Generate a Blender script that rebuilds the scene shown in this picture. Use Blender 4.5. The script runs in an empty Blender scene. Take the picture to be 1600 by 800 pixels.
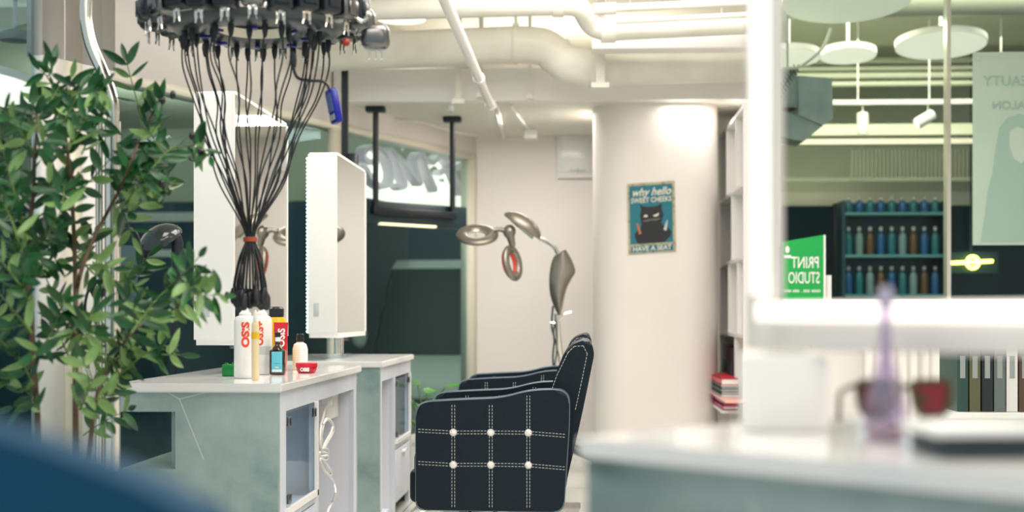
import bpy, bmesh, math, random
from mathutils import Vector, Matrix
PI = math.pi
random.seed(7)
S = bpy.context.scene
C = S.collection

# ------------------------------------------------------------------ camera, world, exposure
F = 2222.0; CX, HY = 800.0, 490.0; CAMZ = 0.98
TH = math.radians(2.96)
CAM = Vector((0, 0, CAMZ))
FW = Vector((-math.sin(TH), math.cos(TH), 0)); RT = Vector((math.cos(TH), math.sin(TH), 0))
cd = bpy.data.cameras.new('camera'); cam = bpy.data.objects.new('camera', cd); C.objects.link(cam)
cam.location = CAM; cam.rotation_euler = (PI/2, 0, TH)
cd.sensor_width = 36; cd.lens = F/1600*36; cd.shift_y = (HY-400)/1600.0
cd.clip_start = 0.05; cd.clip_end = 80
cd.dof.use_dof = True; cd.dof.focus_distance = 5.25; cd.dof.aperture_fstop = 2.3
S.camera = cam
w = bpy.data.worlds.new('world'); S.world = w; w.use_nodes = True
w.node_tree.nodes['Background'].inputs[0].default_value = (0.80, 0.95, 1.0, 1)
w.node_tree.nodes['Background'].inputs[1].default_value = 0.65
S.view_settings.view_transform = 'Standard'; S.view_settings.look = 'None'
S.view_settings.exposure = -0.05; S.view_settings.gamma = 1; S.view_settings.use_curve_mapping = False

def area(name, loc, size, power, color, rot=(0, 0, 0)):
    l = bpy.data.lights.new(name, 'AREA'); l.shape = 'RECTANGLE'; l.size, l.size_y = size
    l.energy = power; l.color = color
    o = bpy.data.objects.new(name, l); o.location = loc; o.rotation_euler = rot; C.objects.link(o)
WARM = (1.0, 0.92, 0.855)
area('ceiling_fill_light', (0.6, 3.2, 2.95), (2.6, 1.6), 85, WARM)  # area lights in place of the room's ceiling lamps; no panels modelled
area('ceiling_fill_light', (0.2, 6.4, 2.95), (2.2, 1.4), 95, WARM)
area('ceiling_fill_light', (0.3, 7.7, 2.96), (1.8, 0.5), 22, WARM)
area('ceiling_fill_light', (-0.3, 10.0, 2.35), (0.9, 0.5), 20, WARM)
area('ceiling_fill_light', (-1.2, 1.6, 2.9), (1.5, 1.2), 40, WARM)
area('ceiling_fill_light', (-1.5, 4.9, 2.92), (.8, 1.2), 26, WARM)  # added to brighten the dim pillar on the left, no fixture here
area('ceiling_fill_light', (.78, 9.34, 2.355), (.5, .08), 3, WARM)  # added strip to lift the dark corner between column and cubby shelf
area('cavity_fill_light', (-.1, 10.0, 2.50), (1.6, .6), 12, WARM, (PI, 0, 0))  # unseen up-facing fill added behind the beam to brighten the ceiling cavity
area('ceiling_fill_light', (.6, -.2, 2.9), (1.6, 1.0), 34, WARM)  # added out of view by the camera to warm the shaded foreground
area('mall_light', (2.2, 11.6, 3.3), (3.0, 3.0), 125, (1.0, 0.97, 0.78))
area('mall_light', (-2.6, 12.5, 2.1), (3.0, 1.0), 85, (0.9, 1.0, 0.9), (PI, 0, 0))

def P(px, py, d):
    return CAM + FW*d + RT*((px-CX)/F*d) + Vector((0, 0, (HY-py)/F*d))
C0 = P(745, HY, 11.2)
DG = (FW*(-.905) + RT*(-.4255)).normalized()      # direction of the glass shop front, coming towards the camera
DN = Vector((-DG.y, DG.x, 0)); DN = DN if DN.x < 0 else -DN   # outwards
def on_plane(px, py, p0, n):
    r = FW + RT*((px-CX)/F) + Vector((0, 0, (HY-py)/F))
    t = (p0-CAM).dot(n)/r.dot(n)
    return CAM + r*t
def on_front(px, py, off=0.0):
    return on_plane(px, py, Vector((C0.x, C0.y, 0)) + DN*off, DN)

# ------------------------------------------------------------------ materials
def mat(name, col, rough=0.5, metal=0.0, emit=0.0, noise=None, bump=None, coat=0.0, spec=None, ecol=None):
    m = bpy.data.materials.new(name); m.use_nodes = True
    nt = m.node_tree; b = nt.nodes['Principled BSDF']
    b.inputs['Base Color'].default_value = (*col, 1); b.inputs['Roughness'].default_value = rough
    b.inputs['Metallic'].default_value = metal
    if coat: b.inputs['Coat Weight'].default_value = coat
    if spec is not None: b.inputs['Specular IOR Level'].default_value = spec
    if emit:
        b.inputs['Emission Color'].default_value = (*(ecol or col), 1); b.inputs['Emission Strength'].default_value = emit
    if noise or bump:
        tc = nt.nodes.new('ShaderNodeTexCoord')
    if noise:
        sc, col2, lo, hi = noise
        n = nt.nodes.new('ShaderNodeTexNoise'); n.inputs['Scale'].default_value = sc; n.inputs['Detail'].default_value = 6
        r = nt.nodes.new('ShaderNodeValToRGB')
        r.color_ramp.elements[0].position = lo; r.color_ramp.elements[0].color = (*col, 1)
        r.color_ramp.elements[1].position = hi; r.color_ramp.elements[1].color = (*col2, 1)
        nt.links.new(tc.outputs['Object'], n.inputs['Vector'])
        nt.links.new(n.outputs['Fac'], r.inputs['Fac']); nt.links.new(r.outputs['Color'], b.inputs['Base Color'])
    if bump:
        sc, st = bump
        n = nt.nodes.new('ShaderNodeTexNoise'); n.inputs['Scale'].default_value = sc; n.inputs['Detail'].default_value = 4
        bp = nt.nodes.new('ShaderNodeBump'); bp.inputs['Strength'].default_value = st; bp.inputs['Distance'].default_value = 0.01
        nt.links.new(tc.outputs['Object'], n.inputs['Vector'])
        nt.links.new(n.outputs['Fac'], bp.inputs['Height']); nt.links.new(bp.outputs['Normal'], b.inputs['Normal'])
    return m
def glass_mat(name, tint, refl=1.5, rough=0.0, fac=None, gcol=None):
    m = bpy.data.materials.new(name); m.use_nodes = True; nt = m.node_tree
    for n in list(nt.nodes): nt.nodes.remove(n)
    o = nt.nodes.new('ShaderNodeOutputMaterial'); mx = nt.nodes.new('ShaderNodeMixShader')
    t = nt.nodes.new('ShaderNodeBsdfTransparent'); t.inputs[0].default_value = (*tint, 1)
    g = nt.nodes.new('ShaderNodeBsdfGlossy'); g.inputs['Roughness'].default_value = rough; g.inputs[0].default_value = (*(gcol or (1, 1, 1)), 1)
    if fac is None:
        f = nt.nodes.new('ShaderNodeFresnel'); f.inputs[0].default_value = refl; nt.links.new(f.outputs[0], mx.inputs[0])
    else: mx.inputs[0].default_value = fac
    nt.links.new(t.outputs[0], mx.inputs[1]); nt.links.new(g.outputs[0], mx.inputs[2]); nt.links.new(mx.outputs[0], o.inputs[0])
    return m
M = {}
M['wall'] = mat('wall_paint', (.86, .80, .76), .55, noise=(1.3, (.90, .85, .80), .3, .7))
M['ceil'] = mat('ceiling_paint', (.78, .77, .66), .6, noise=(2.0, (.84, .83, .74), .3, .7))
M['duct'] = mat('painted_duct', (.74, .72, .62), .45, noise=(3.5, (.84, .82, .73), .35, .65), bump=(20, .1))
M['white'] = mat('white_paint', (.88, .86, .83), .35)
M['whiteg'] = mat('white_gloss', (.88, .88, .86), .18)
M['cream'] = mat('cream_frame', (.84, .80, .66), .4)
M['steel'] = mat('chrome', (.78, .76, .70), .16, 1.0)
M['darksteel'] = mat('dark_steel', (.20, .20, .20), .25, 1.0)
M['bronze'] = mat('bronze_metal', (.27, .245, .21), .36, .75, noise=(8, (.34, .31, .27), .3, .7))
M['mirror'] = mat('mirror', (.93, .95, .93), .01, 1.0)
M['black'] = mat('black_plastic', (.006, .012, .018), .35)
M['rubber'] = mat('black_rubber', (.004, .007, .010), .45)
M['leather'] = mat('black_leather', (.0015, .007, .014), .40, noise=(60, (.002, .010, .019), .3, .7), bump=(220, .12), spec=.30)
M['piping'] = mat('grey_piping', (.09, .13, .17), .4)
M['thread'] = mat('white_thread', (.62, .62, .60), .6)
M['button'] = mat('crystal_button', (.85, .82, .78), .15, .2, bump=(90, .8))
M['led'] = mat('led_strip', (1, .93, .86), .4, emit=1.15, ecol=(.92, .84, .74))
M['lamp'] = mat('lamp_disc', (1, .95, .84), .4, emit=1.3, ecol=(.92, .88, .78))
M['leddot'] = mat('led_dot', (.7, 1, .9), .4, emit=2.2, ecol=(.65, 1, .88))
M['glass'] = glass_mat('shop_glass', (.86, .97, .95), 1.22, gcol=(.6, .9, .95))
M['glassr'] = glass_mat('side_glass', (.95, 1.0, .95), 1.2)
M['clear'] = glass_mat('clear_acrylic', (.90, .96, 1.0), fac=.10)
M['teal'] = mat('dark_teal_wall', (.006, .040, .052), .5, noise=(1.2, (.012, .062, .075), .35, .65))
M['asphalt'] = mat('asphalt', (.012, .034, .040), .6, noise=(8, (.02, .05, .055), .3, .7))
M['mallceil'] = mat('mall_ceiling', (.56, .60, .47), .6, noise=(1.5, (.64, .66, .53), .3, .7))
M['green'] = mat('green_board', (.005, .36, .07), .4)
M['navy'] = mat('navy_plastic', (.005, .03, .14), .4)
M['blue'] = mat('blue_plastic', (.003, .008, .24), .28)
M['red'] = mat('red_plastic', (.50, .006, .02), .3)
M['redg'] = mat('red_cover', (.60, .01, .03), .4)
M['maroon'] = mat('maroon_cover', (.035, .004, .012), .5)
M['pink'] = mat('pink_cover', (.62, .01, .20), .4)
M['pinks'] = mat('pink_acrylic', (.75, .42, .36), .3)
M['grey'] = mat('grey_plastic', (.30, .33, .32), .4)
M['lgrey'] = mat('light_grey', (.55, .58, .57), .4)
M['paper'] = mat('paper', (.85, .85, .80), .6)
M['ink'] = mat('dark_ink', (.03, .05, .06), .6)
M['yellow'] = mat('yellow_plastic', (.85, .52, .01), .3)
M['amber'] = mat('amber_glass', (.035, .014, .004), .08, coat=.5)
M['cyan'] = mat('cyan_label', (.12, .52, .66), .5)
M['orange'] = mat('orange_ink', (.85, .07, .03), .5)
M['emerald'] = mat('green_plastic', (.0, .20, .03), .35)
M['velvet'] = mat('blue_fabric', (.004, .050, .105), .8, noise=(4, (.006, .065, .135), .3, .7), spec=.2)
M['pot'] = mat('grey_pot', (.25, .26, .25), .7)
M['soil'] = mat('soil', (.03, .02, .012), .9)
M['bark'] = mat('olive_bark', (.075, .042, .026), .8, noise=(40, (.13, .085, .05), .3, .7))
M['twig'] = mat('green_twig', (.09, .16, .03), .6)
M['olive'] = mat('olive_fruit', (.008, .006, .010), .25)
M['neon'] = mat('yellow_neon', (1, .8, .2), .4, emit=7, ecol=(1, .78, .14))
M['tealink'] = mat('poster_teal', (.0, .16, .22), .5)
M['cream_ink'] = mat('cream_ink', (.80, .76, .62), .6)
M['catblack'] = mat('poster_black', (.010, .012, .016), .6)
M['skinorange'] = mat('comb_orange', (.50, .16, .05), .5)
M['leafp'] = mat('leaf_bright', (.06, .30, .02), .4)
M['vanwhite'] = mat('white_car_paint', (.42, .47, .45), .3)
M['purple'] = glass_mat('violet_glass', (.70, .58, .78), 1.5, fac=.22, rough=.05)
M['liquid'] = mat('violet_bottle_base', (.30, .08, .20), .2)

def leafmat(name, c1, c2):
    m = mat(name, c1, .38, noise=(14, c2, .35, .65)); b = m.node_tree.nodes['Principled BSDF']
    return m
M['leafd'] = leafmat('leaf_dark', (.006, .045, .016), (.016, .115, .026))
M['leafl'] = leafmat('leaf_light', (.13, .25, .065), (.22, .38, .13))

def marble():
    m = bpy.data.materials.new('grey_marble'); m.use_nodes = True; nt = m.node_tree; b = nt.nodes['Principled BSDF']
    b.inputs['Roughness'].default_value = .32
    tc = nt.nodes.new('ShaderNodeTexCoord')
    n = nt.nodes.new('ShaderNodeTexNoise'); n.inputs['Scale'].default_value = 4.5; n.inputs['Detail'].default_value = 9; n.inputs['Roughness'].default_value = .62
    r = nt.nodes.new('ShaderNodeValToRGB'); e = r.color_ramp.elements
    e[0].position = .32; e[0].color = (.17, .27, .27, 1); e[1].position = .70; e[1].color = (.38, .48, .475, 1)
    x = r.color_ramp.elements.new(.5); x.color = (.30, .39, .385, 1)
    # thin pale scratches
    mp = nt.nodes.new('ShaderNodeMapping'); mp.inputs['Rotation'].default_value = (0.5, .7, .3); mp.inputs['Scale'].default_value = (1, 1, 1)
    v = nt.nodes.new('ShaderNodeTexVoronoi'); v.feature = 'DISTANCE_TO_EDGE'; v.inputs['Scale'].default_value = 2.2; v.inputs['Randomness'].default_value = 1
    n3 = nt.nodes.new('ShaderNodeTexNoise'); n3.inputs['Scale'].default_value = 2.5
    lt = nt.nodes.new('ShaderNodeMath'); lt.operation = 'LESS_THAN'; lt.inputs[1].default_value = .0022
    gt = nt.nodes.new('ShaderNodeMath'); gt.operation = 'GREATER_THAN'; gt.inputs[1].default_value = .56
    mu = nt.nodes.new('ShaderNodeMath'); mu.operation = 'MULTIPLY'
    mx = nt.nodes.new('ShaderNodeMix'); mx.data_type = 'RGBA'; mx.inputs[7].default_value = (.62, .68, .66, 1)
    L = nt.links.new
    L(tc.outputs['Object'], n.inputs['Vector']); L(tc.outputs['Object'], mp.inputs[0]); L(mp.outputs[0], v.inputs['Vector']); L(tc.outputs['Object'], n3.inputs['Vector'])
    L(n.outputs['Fac'], r.inputs[0]); L(v.outputs['Distance'], lt.inputs[0]); L(n3.outputs['Fac'], gt.inputs[0])
    L(lt.outputs[0], mu.inputs[0]); L(gt.outputs[0], mu.inputs[1]); L(mu.outputs[0], mx.inputs[0]); L(r.outputs[0], mx.inputs[6]); L(mx.outputs[2], b.inputs['Base Color'])
    return m
M['marble'] = marble()
def marble_top():
    return mat('white_marble_top', (.82, .81, .80), .12, noise=(3.5, (.70, .73, .75), .52, .72))
M['top'] = marble_top()
def tiles():
    m = bpy.data.materials.new('floor_tile'); m.use_nodes = True; nt = m.node_tree; b = nt.nodes['Principled BSDF']
    b.inputs['Roughness'].default_value = .14
    tc = nt.nodes.new('ShaderNodeTexCoord'); br = nt.nodes.new('ShaderNodeTexBrick')
    br.offset = 0; br.inputs['Scale'].default_value = 1; br.inputs['Brick Width'].default_value = .6; br.inputs['Row Height'].default_value = .6
    br.inputs['Mortar Size'].default_value = .004; br.inputs['Color1'].default_value = (.62, .64, .60, 1); br.inputs['Color2'].default_value = (.66, .67, .62, 1)
    br.inputs['Mortar'].default_value = (.25, .28, .27, 1)
    nt.links.new(tc.outputs['Object'], br.inputs['Vector']); nt.links.new(br.outputs['Color'], b.inputs['Base Color'])
    return m
M['tile'] = tiles()
def swirl():
    return mat('red_olive_pattern', (.17, .008, .014), .35, noise=(26, (.028, .034, .006), .40, .50))


# ------------------------------------------------------------------ mesh builder
class MB:
    def __init__(s): s.bm = bmesh.new(); s.mi = 0
    def _f(s, vs, smooth=True):
        try: f = s.bm.faces.new(vs)
        except ValueError: return None
        f.material_index = s.mi; f.smooth = smooth; return f
    def box(s, c, size, rz=0, bev=0, rot=None, seg=2):
        x, y, z = [v/2 for v in size]; c = Vector(c)
        R = rot if rot is not None else Matrix.Rotation(rz, 3, 'Z')
        vs = [s.bm.verts.new(c + R @ Vector((a*x, b*y, d*z))) for a in (-1, 1) for b in (-1, 1) for d in (-1, 1)]
        fs = [s._f([vs[i] for i in q]) for q in ((0, 1, 3, 2), (4, 6, 7, 5), (0, 4, 5, 1), (2, 3, 7, 6), (0, 2, 6, 4), (1, 5, 7, 3))]
        if bev:
            es = list({e for f in fs for e in f.edges})
            r = bmesh.ops.bevel(s.bm, geom=es, offset=bev, segments=seg, affect='EDGES', profile=.5)
            for f in r['faces']: f.material_index = s.mi; f.smooth = True
        return s
    def b2(s, lo, hi, bev=0):
        lo = Vector(lo); hi = Vector(hi); return s.box((lo+hi)/2, hi-lo, bev=bev)
    def tube(s, pts, r, n=10, cap=True, closed=False):
        pts = [Vector(p) for p in pts]; N = len(pts)
        rs = r if isinstance(r, (list, tuple)) else [r]*N
        rings = []; up = None
        for i, p in enumerate(pts):
            if closed: t = pts[(i+1) % N]-pts[i-1]
            else: t = pts[min(i+1, N-1)]-pts[max(i-1, 0)]
            if t.length < 1e-9: t = Vector((0, 0, 1))
            t.normalize()
            if up is None:
                up = Vector((0, 0, 1)) if abs(t.z) < .9 else Vector((1, 0, 0))
            u = (up - t*up.dot(t))
            if u.length < 1e-6: u = t.orthogonal()
            u.normalize(); v = t.cross(u); up = u
            rings.append([s.bm.verts.new(p + (u*math.cos(2*PI*k/n) + v*math.sin(2*PI*k/n))*rs[i]) for k in range(n)])
        rng = range(N) if closed else range(N-1)
        for i in rng:
            a, b = rings[i], rings[(i+1) % N]
            for k in range(n): s._f([a[k], a[(k+1) % n], b[(k+1) % n], b[k]])
        if cap and not closed:
            s._f(list(reversed(rings[0]))); s._f(rings[-1])
        return s
    def cyl(s, p0, p1, r, n=20, r1=None): return s.tube([p0, p1], [r, r if r1 is None else r1], n)
    def lathe(s, c, prof, n=28, axis=None, u=None):
        c = Vector(c); ax = Vector(axis or (0, 0, 1)).normalized()
        a = ax.orthogonal().normalized() if u is None else Vector(u).normalized(); b = ax.cross(a)
        rings = []
        for (r, z) in prof:
            if r < 1e-6: rings.append([s.bm.verts.new(c+ax*z)])
            else: rings.append([s.bm.verts.new(c + ax*z + (a*math.cos(2*PI*k/n)+b*math.sin(2*PI*k/n))*r) for k in range(n)])
        for i in range(len(rings)-1):
            A, B = rings[i], rings[i+1]
            for k in range(n):
                k2 = (k+1) % n
                if len(A) == 1 and len(B) == 1: continue
                if len(A) == 1: s._f([A[0], B[k2], B[k]])
                elif len(B) == 1: s._f([A[k], A[k2], B[0]])
                else: s._f([A[k], A[k2], B[k2], B[k]])
        return s
    def prism(s, poly, ext, org=(0, 0, 0), u=(1, 0, 0), v=(0, 0, 1)):
        # poly in (u,v) coordinates, extruded by vector ext
        org = Vector(org); u = Vector(u); v = Vector(v); ext = Vector(ext)
        A = [s.bm.verts.new(org+u*a+v*b) for a, b in poly]; B = [s.bm.verts.new(x.co+ext) for x in A]
        s._f(A, False); s._f(list(reversed(B)), False)
        n = len(A)
        for i in range(n): s._f([A[i], B[i], B[(i+1) % n], A[(i+1) % n]])
        return s
    def sphere(s, c, r, n=12, sc=(1, 1, 1)):
        c = Vector(c); prof = [(math.sin(PI*i/(n//2+2)), -math.cos(PI*i/(n//2+2))) for i in range(n//2+3)]
        before = len(s.bm.verts)
        s.lathe((0, 0, 0), [(max(a, 0), b) for a, b in prof], n)
        s.bm.verts.ensure_lookup_table()
        for vv in list(s.bm.verts)[before:]:
            vv.co = c + Vector((vv.co.x*r*sc[0], vv.co.y*r*sc[1], vv.co.z*r*sc[2]))
        return s
    def quad(s, *ps):
        s._f([s.bm.verts.new(Vector(p)) for p in ps]); return s
    def add_mesh(s, me, mtx):
        b = len(s.bm.verts)
        vs = [s.bm.verts.new(mtx @ v.co) for v in me.vertices]
        for p in me.polygons: s._f([vs[i] for i in p.vertices], False)
        return s
    def stroke(s, pts, wd, ext, org, u, v):
        # flat ribbon letter stroke with thickness: pts in (u,v)
        P2 = [Vector((a, b)) for a, b in pts]; L = []; Rr = []
        ws = wd if isinstance(wd, (list, tuple)) else [wd]*len(P2)
        for i, p in enumerate(P2):
            t = (P2[min(i+1, len(P2)-1)]-P2[max(i-1, 0)]).normalized(); n = Vector((-t.y, t.x))
            L.append(p+n*ws[i]/2); Rr.append(p-n*ws[i]/2)
        org = Vector(org); u = Vector(u); v = Vector(v); ext = Vector(ext)
        q = lambda p: org+u*p.x+v*p.y
        a = [s.bm.verts.new(q(p)) for p in L]; b = [s.bm.verts.new(q(p)) for p in Rr]
        c = [s.bm.verts.new(x.co+ext) for x in a]; d = [s.bm.verts.new(x.co+ext) for x in b]
        for i in range(len(P2)-1):
            s._f([a[i], a[i+1], b[i+1], b[i]]); s._f([c[i], d[i], d[i+1], c[i+1]])
            s._f([a[i], c[i], c[i+1], a[i+1]]); s._f([b[i], b[i+1], d[i+1], d[i]])
        s._f([a[0], b[0], d[0], c[0]]); s._f([a[-1], c[-1], d[-1], b[-1]])
        return s
    def build(s, name, m, parent=None, ang=35, off=None):
        bmesh.ops.recalc_face_normals(s.bm, faces=s.bm.faces)
        la = math.radians(ang)
        for e in s.bm.edges:
            if len(e.link_faces) == 2 and e.calc_face_angle(0) > la: e.smooth = False
        # world-space geometry -> local of the top-level parent, or own origin at the base
        if parent is not None:
            t = parent
            while t.parent: t = t.parent
            o_ = Vector(t.get('_o', (0, 0, 0)))
        else:
            xs = [v.co for v in s.bm.verts]
            o_ = Vector(((min(v.x for v in xs)+max(v.x for v in xs))/2, (min(v.y for v in xs)+max(v.y for v in xs))/2, min(v.z for v in xs)))
        if off is not None: o_ = Vector(off)
        for v in s.bm.verts: v.co -= o_
        me = bpy.data.meshes.new(name); s.bm.to_mesh(me); s.bm.free()
        for mm in (m if isinstance(m, (list, tuple)) else [m]): me.materials.append(mm)
        o = bpy.data.objects.new(name, me); C.objects.link(o)
        if parent is not None: o.parent = parent
        else: o.location = o_
        return o
def tag(o, label, cat, group=None, kind=None):
    if kind: o['kind'] = kind
    if label: o['label'] = label
    if cat: o['category'] = cat
    if group: o['group'] = group
    return o
def thing(name, label, cat, loc, group=None, rz=0, world=True):
    # parts are written in world coordinates (world=True) or local ones
    o = bpy.data.objects.new(name, None); C.objects.link(o); o.location = loc; o.rotation_euler = (0, 0, rz); o.empty_display_size = .1
    if world: o['_o'] = tuple(loc)
    return tag(o, label, cat, group)
def copy_tree(o, parent=None):
    c = o.copy(); C.objects.link(c); c.parent = parent
    for ch in list(o.children): copy_tree(ch, c)
    return c
def struct(name, mb, m):
    return tag(mb.build(name, m), None, None, kind='structure')
def text_mesh(txt, size=1.0, extr=0.0, shear=0.0, off=0.0, align='CENTER', space=1.0):
    cu = bpy.data.curves.new('t', 'FONT'); cu.body = txt; cu.size = size; cu.extrude = extr; cu.shear = shear
    cu.offset = off; cu.align_x = align; cu.align_y = 'CENTER'; cu.space_character = space; cu.resolution_u = 3
    o = bpy.data.objects.new('t', cu); C.objects.link(o)
    dg = bpy.context.evaluated_depsgraph_get(); me = bpy.data.meshes.new_from_object(o.evaluated_get(dg))
    bpy.data.objects.remove(o); return me
def frame(o, u, v, n=None):
    u = Vector(u); v = Vector(v); n = Vector(n) if n is not None else u.cross(v)
    m = Matrix.Identity(4)
    for i, a in enumerate((u, v, n)):
        for j in range(3): m[j][i] = a[j]
    for j in range(3): m[j][3] = o[j]
    return m
def bez(pts, n=8):
    # Catmull-Rom through points
    pts = [Vector(p) for p in pts]; out = []
    for i in range(len(pts)-1):
        p0 = pts[max(i-1, 0)]; p1 = pts[i]; p2 = pts[i+1]; p3 = pts[min(i+2, len(pts)-1)]
        for k in range(n):
            t = k/n
            out.append(.5*((2*p1)+(p2-p0)*t+(2*p0-5*p1+4*p2-p3)*t*t+(3*p1-p0-3*p2+p3)*t**3))
    out.append(pts[-1]); return out
Z = Vector((0, 0, 1))

# ------------------------------------------------------------------ structure
HDR = 2.24; LOWC = 2.37; TOPC = 3.0
def dpt(t): return Vector((C0.x, C0.y, 0)) + DG*t     # along the shop front from the back corner
def d_at_y(y): return (y-C0.y)/DG.y
pB = dpt(d_at_y(9.2)); pE = dpt(6.2)
XR = 1.12
def poly_slab(pts, z0, z1):
    m = MB(); m.prism([(p[0], p[1]) for p in pts], (0, 0, z1-z0), (0, 0, z0), (1, 0, 0), (0, 1, 0)); return m
room = [(pE.x, pE.y), (pE.x, -1.2), (3.8, -1.2), (3.8, 8.6), (XR, 8.6), (XR, C0.y), (C0.x, C0.y)]
struct('floor', poly_slab(room, -.06, 0), M['tile'])
struct('ceiling', poly_slab(room, TOPC, TOPC+.06), M['ceil'])
low = [(pB.x, pB.y), (XR, pB.y), (XR, C0.y), (C0.x, C0.y)]
struct('ceiling_low', poly_slab([(pB.x+.02, pB.y+.10), (XR, pB.y+.10), (XR, C0.y), (C0.x+.02, C0.y)], LOWC, LOWC+.05), M['ceil'])
struct('trim_1', MB().b2((pB.x+.02, 9.20, LOWC-.01), (XR, 9.29, LOWC+.20)), M['white'])
struct('wall_back', MB().b2((C0.x-.05, C0.y, 0), (XR, C0.y+.1, 3.06)), M['wall'])
struct('wall_right', MB().b2((XR, 8.62, 0), (XR+.045, C0.y+.1, 3.0)), M['wall'])
struct('wall_side', MB().b2((3.8, -1.2, 0), (3.88, 8.7, 3.0)), M['wall'])
# wall above the shop-front glass
def wall_strip(name, t0, t1, z0, z1, th, m, inset=0.0):
    a = dpt(t0); b = dpt(t1); mb = MB()
    mb.prism([(a.x, a.y), (b.x, b.y), (b.x+DN.x*th, b.y+DN.y*th), (a.x+DN.x*th, a.y+DN.y*th)], (0, 0, z1-z0), (0, 0, z0), (1, 0, 0), (0, 1, 0))
    return struct(name, mb, m)
def t_px(px):
    p = on_front(px, HY); return (p-Vector((C0.x, C0.y, CAMZ))).dot(DG)
TP0, TP1 = t_px(180), t_px(66)
wall_strip('wall_left', 0, TP1, HDR, 3.0, .10, M['wall'])
wall_strip('trim_2', 0.0, t_px(738), 0, HDR, .10, M['cream'])
wall_strip('trim_3', t_px(738), TP0, HDR-.05, HDR, .12, M['cream'])
wall_strip('trim_4', TP0, TP0+.10, 0, 3.0, .08, M['white'])
wall_strip('trim_5', TP0+.10, TP1-.28, 0, 3.0, .05, M['white'])
wall_strip('trim_6', TP1-.28, TP1-.16, 0, 3.0, .09, M['cream'])
wall_strip('trim_7', TP1-.15, TP1, 0, 3.0, .07, M['white'])
wall_strip('trim_8', TP1, 6.2, 0, .12, .08, M['white'])
wall_strip('trim_9', t_px(738), TP0, 0, .10, .08, M['white'])
def glass(name, t0, t1, z0, z1):
    a = dpt(t0)+DN*.05; b = dpt(t1)+DN*.05; mb = MB()
    mb.quad((a.x, a.y, z0), (b.x, b.y, z0), (b.x, b.y, z1), (a.x, a.y, z1)); return struct(name, mb, M['glass'])
glass('window_1', t_px(738), TP0, .10, HDR-.05)
glass('window_2', TP1, 6.2, .12, 3.0)
wall_strip('trim_10', t_px(533), t_px(521), .1, HDR-.05, .05, M['cream'])
# exterior on the left
ext = [(C0.x-.02, C0.y+.3)]
eo = -.5
struct('floor_outside', MB().b2((-16, 4, eo-.05), (C0.x+3, 21, eo)), M['asphalt'])
struct('wall_outside', MB().b2((-16, 20.5, eo), (XR+.05, 20.6, 3.6)), M['teal'])
struct('wall_outside_left', MB().b2((-16.1, 4, eo), (-16, 20.6, 3.6)), M['teal'])
struct('ceiling_outside', MB().b2((-16, 9.5, 3.07), (C0.x-.05, 16.0, 3.12)), M['mallceil'])
struct('trim_11', MB().b2((-14, 15.9, 2.25), (C0.x+.6, 16.1, 3.07)), M['mallceil'])
struct('trim_12', MB().b2((-9, 15.8, 1.62), (-3.6, 15.95, 1.70)), M['white'])
struct('trim_13', MB().b2((-9, 15.8, 2.02), (-3.6, 15.95, 2.12)), M['white'])
struct('wall_outside_partition', MB().b2((-3.0, 15.4, eo), (-1.95, 15.5, 2.25)), M['ink'])
# the column
def rounded(cx, cy, hx, hy, r, n=10):
    out = []
    for (sx, sy, a0) in ((1, 1, 0), (-1, 1, PI/2), (-1, -1, PI), (1, -1, 3*PI/2)):
        for k in range(n+1):
            a = a0+PI/2*k/n; out.append((cx+sx*(hx-r)+r*math.cos(a), cy+sy*(hy-r)+r*math.sin(a)))
    return out
cl = P(927, HY, 9.75); cr = P(1118, HY, 9.75); CMX = (cl.x+cr.x)/2; CH = (cr.x-cl.x)/2
CYF = 9.42
struct('trim_14', poly_slab(rounded(CMX, CYF+.42, CH, .42, .235), 0, LOWC), M['wall'])

# right-hand shop glass, low wall and the mall beyond
struct('wall_low', MB().b2((XR+.045, 8.6, 0), (3.8, 8.7, 1.02)), M['white'])
seam = P(1472, HY, 8.62)
for i, (x0, x1) in enumerate(((XR+.045, seam.x-.012), (seam.x+.012, 3.8))):
    struct('window_%d' % (i+3), MB().quad((x0, 8.64, 1.02), (x1, 8.64, 1.02), (x1, 8.64, 3.0), (x0, 8.64, 3.0)), M['glassr'])
struct('trim_15', MB().b2((seam.x-.012, 8.58, .2), (seam.x+.012, 8.66, 3.0)), M['steel'])
struct('floor_mall', MB().b2((XR+.05, 8.7, -.05), (9, 16, 0)), M['asphalt'])
struct('ceiling_mall', MB().b2((XR+.05, 8.7, 3.45), (9, 15.2, 3.5)), M['mallceil'])
struct('wall_mall', MB().b2((XR+.05, 15.0, 2.16), (9, 15.1, 3.45)), M['mallceil'])
struct('wall_shop', MB().b2((XR+.05, 16.2, 0), (9, 16.3, 3.0)), M['teal'])
struct('wall_mall_right', MB().b2((9, 8.7, 0), (9.1, 16.3, 3.5)), M['teal'])
struct('wall_mall_left', MB().b2((XR-.1, C0.y+.1, 0), (XR+.05, 16.3, 3.5)), M['mallceil'])
struct('trim_16', MB().b2((XR+.05, 14.9, 2.10), (9, 15.0, 2.24)), M['cream'])
struct('trim_17', MB().b2((P(1300, 0, 14.8).x, 14.85, 0), (P(1300, 0, 14.8).x+.12, 15.0, 2.12)), M['ink'])
struct('trim_18', MB().b2((XR+.05, 13.2, 2.62), (4.9, 13.3, 2.72)), M['mallceil'])

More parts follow.
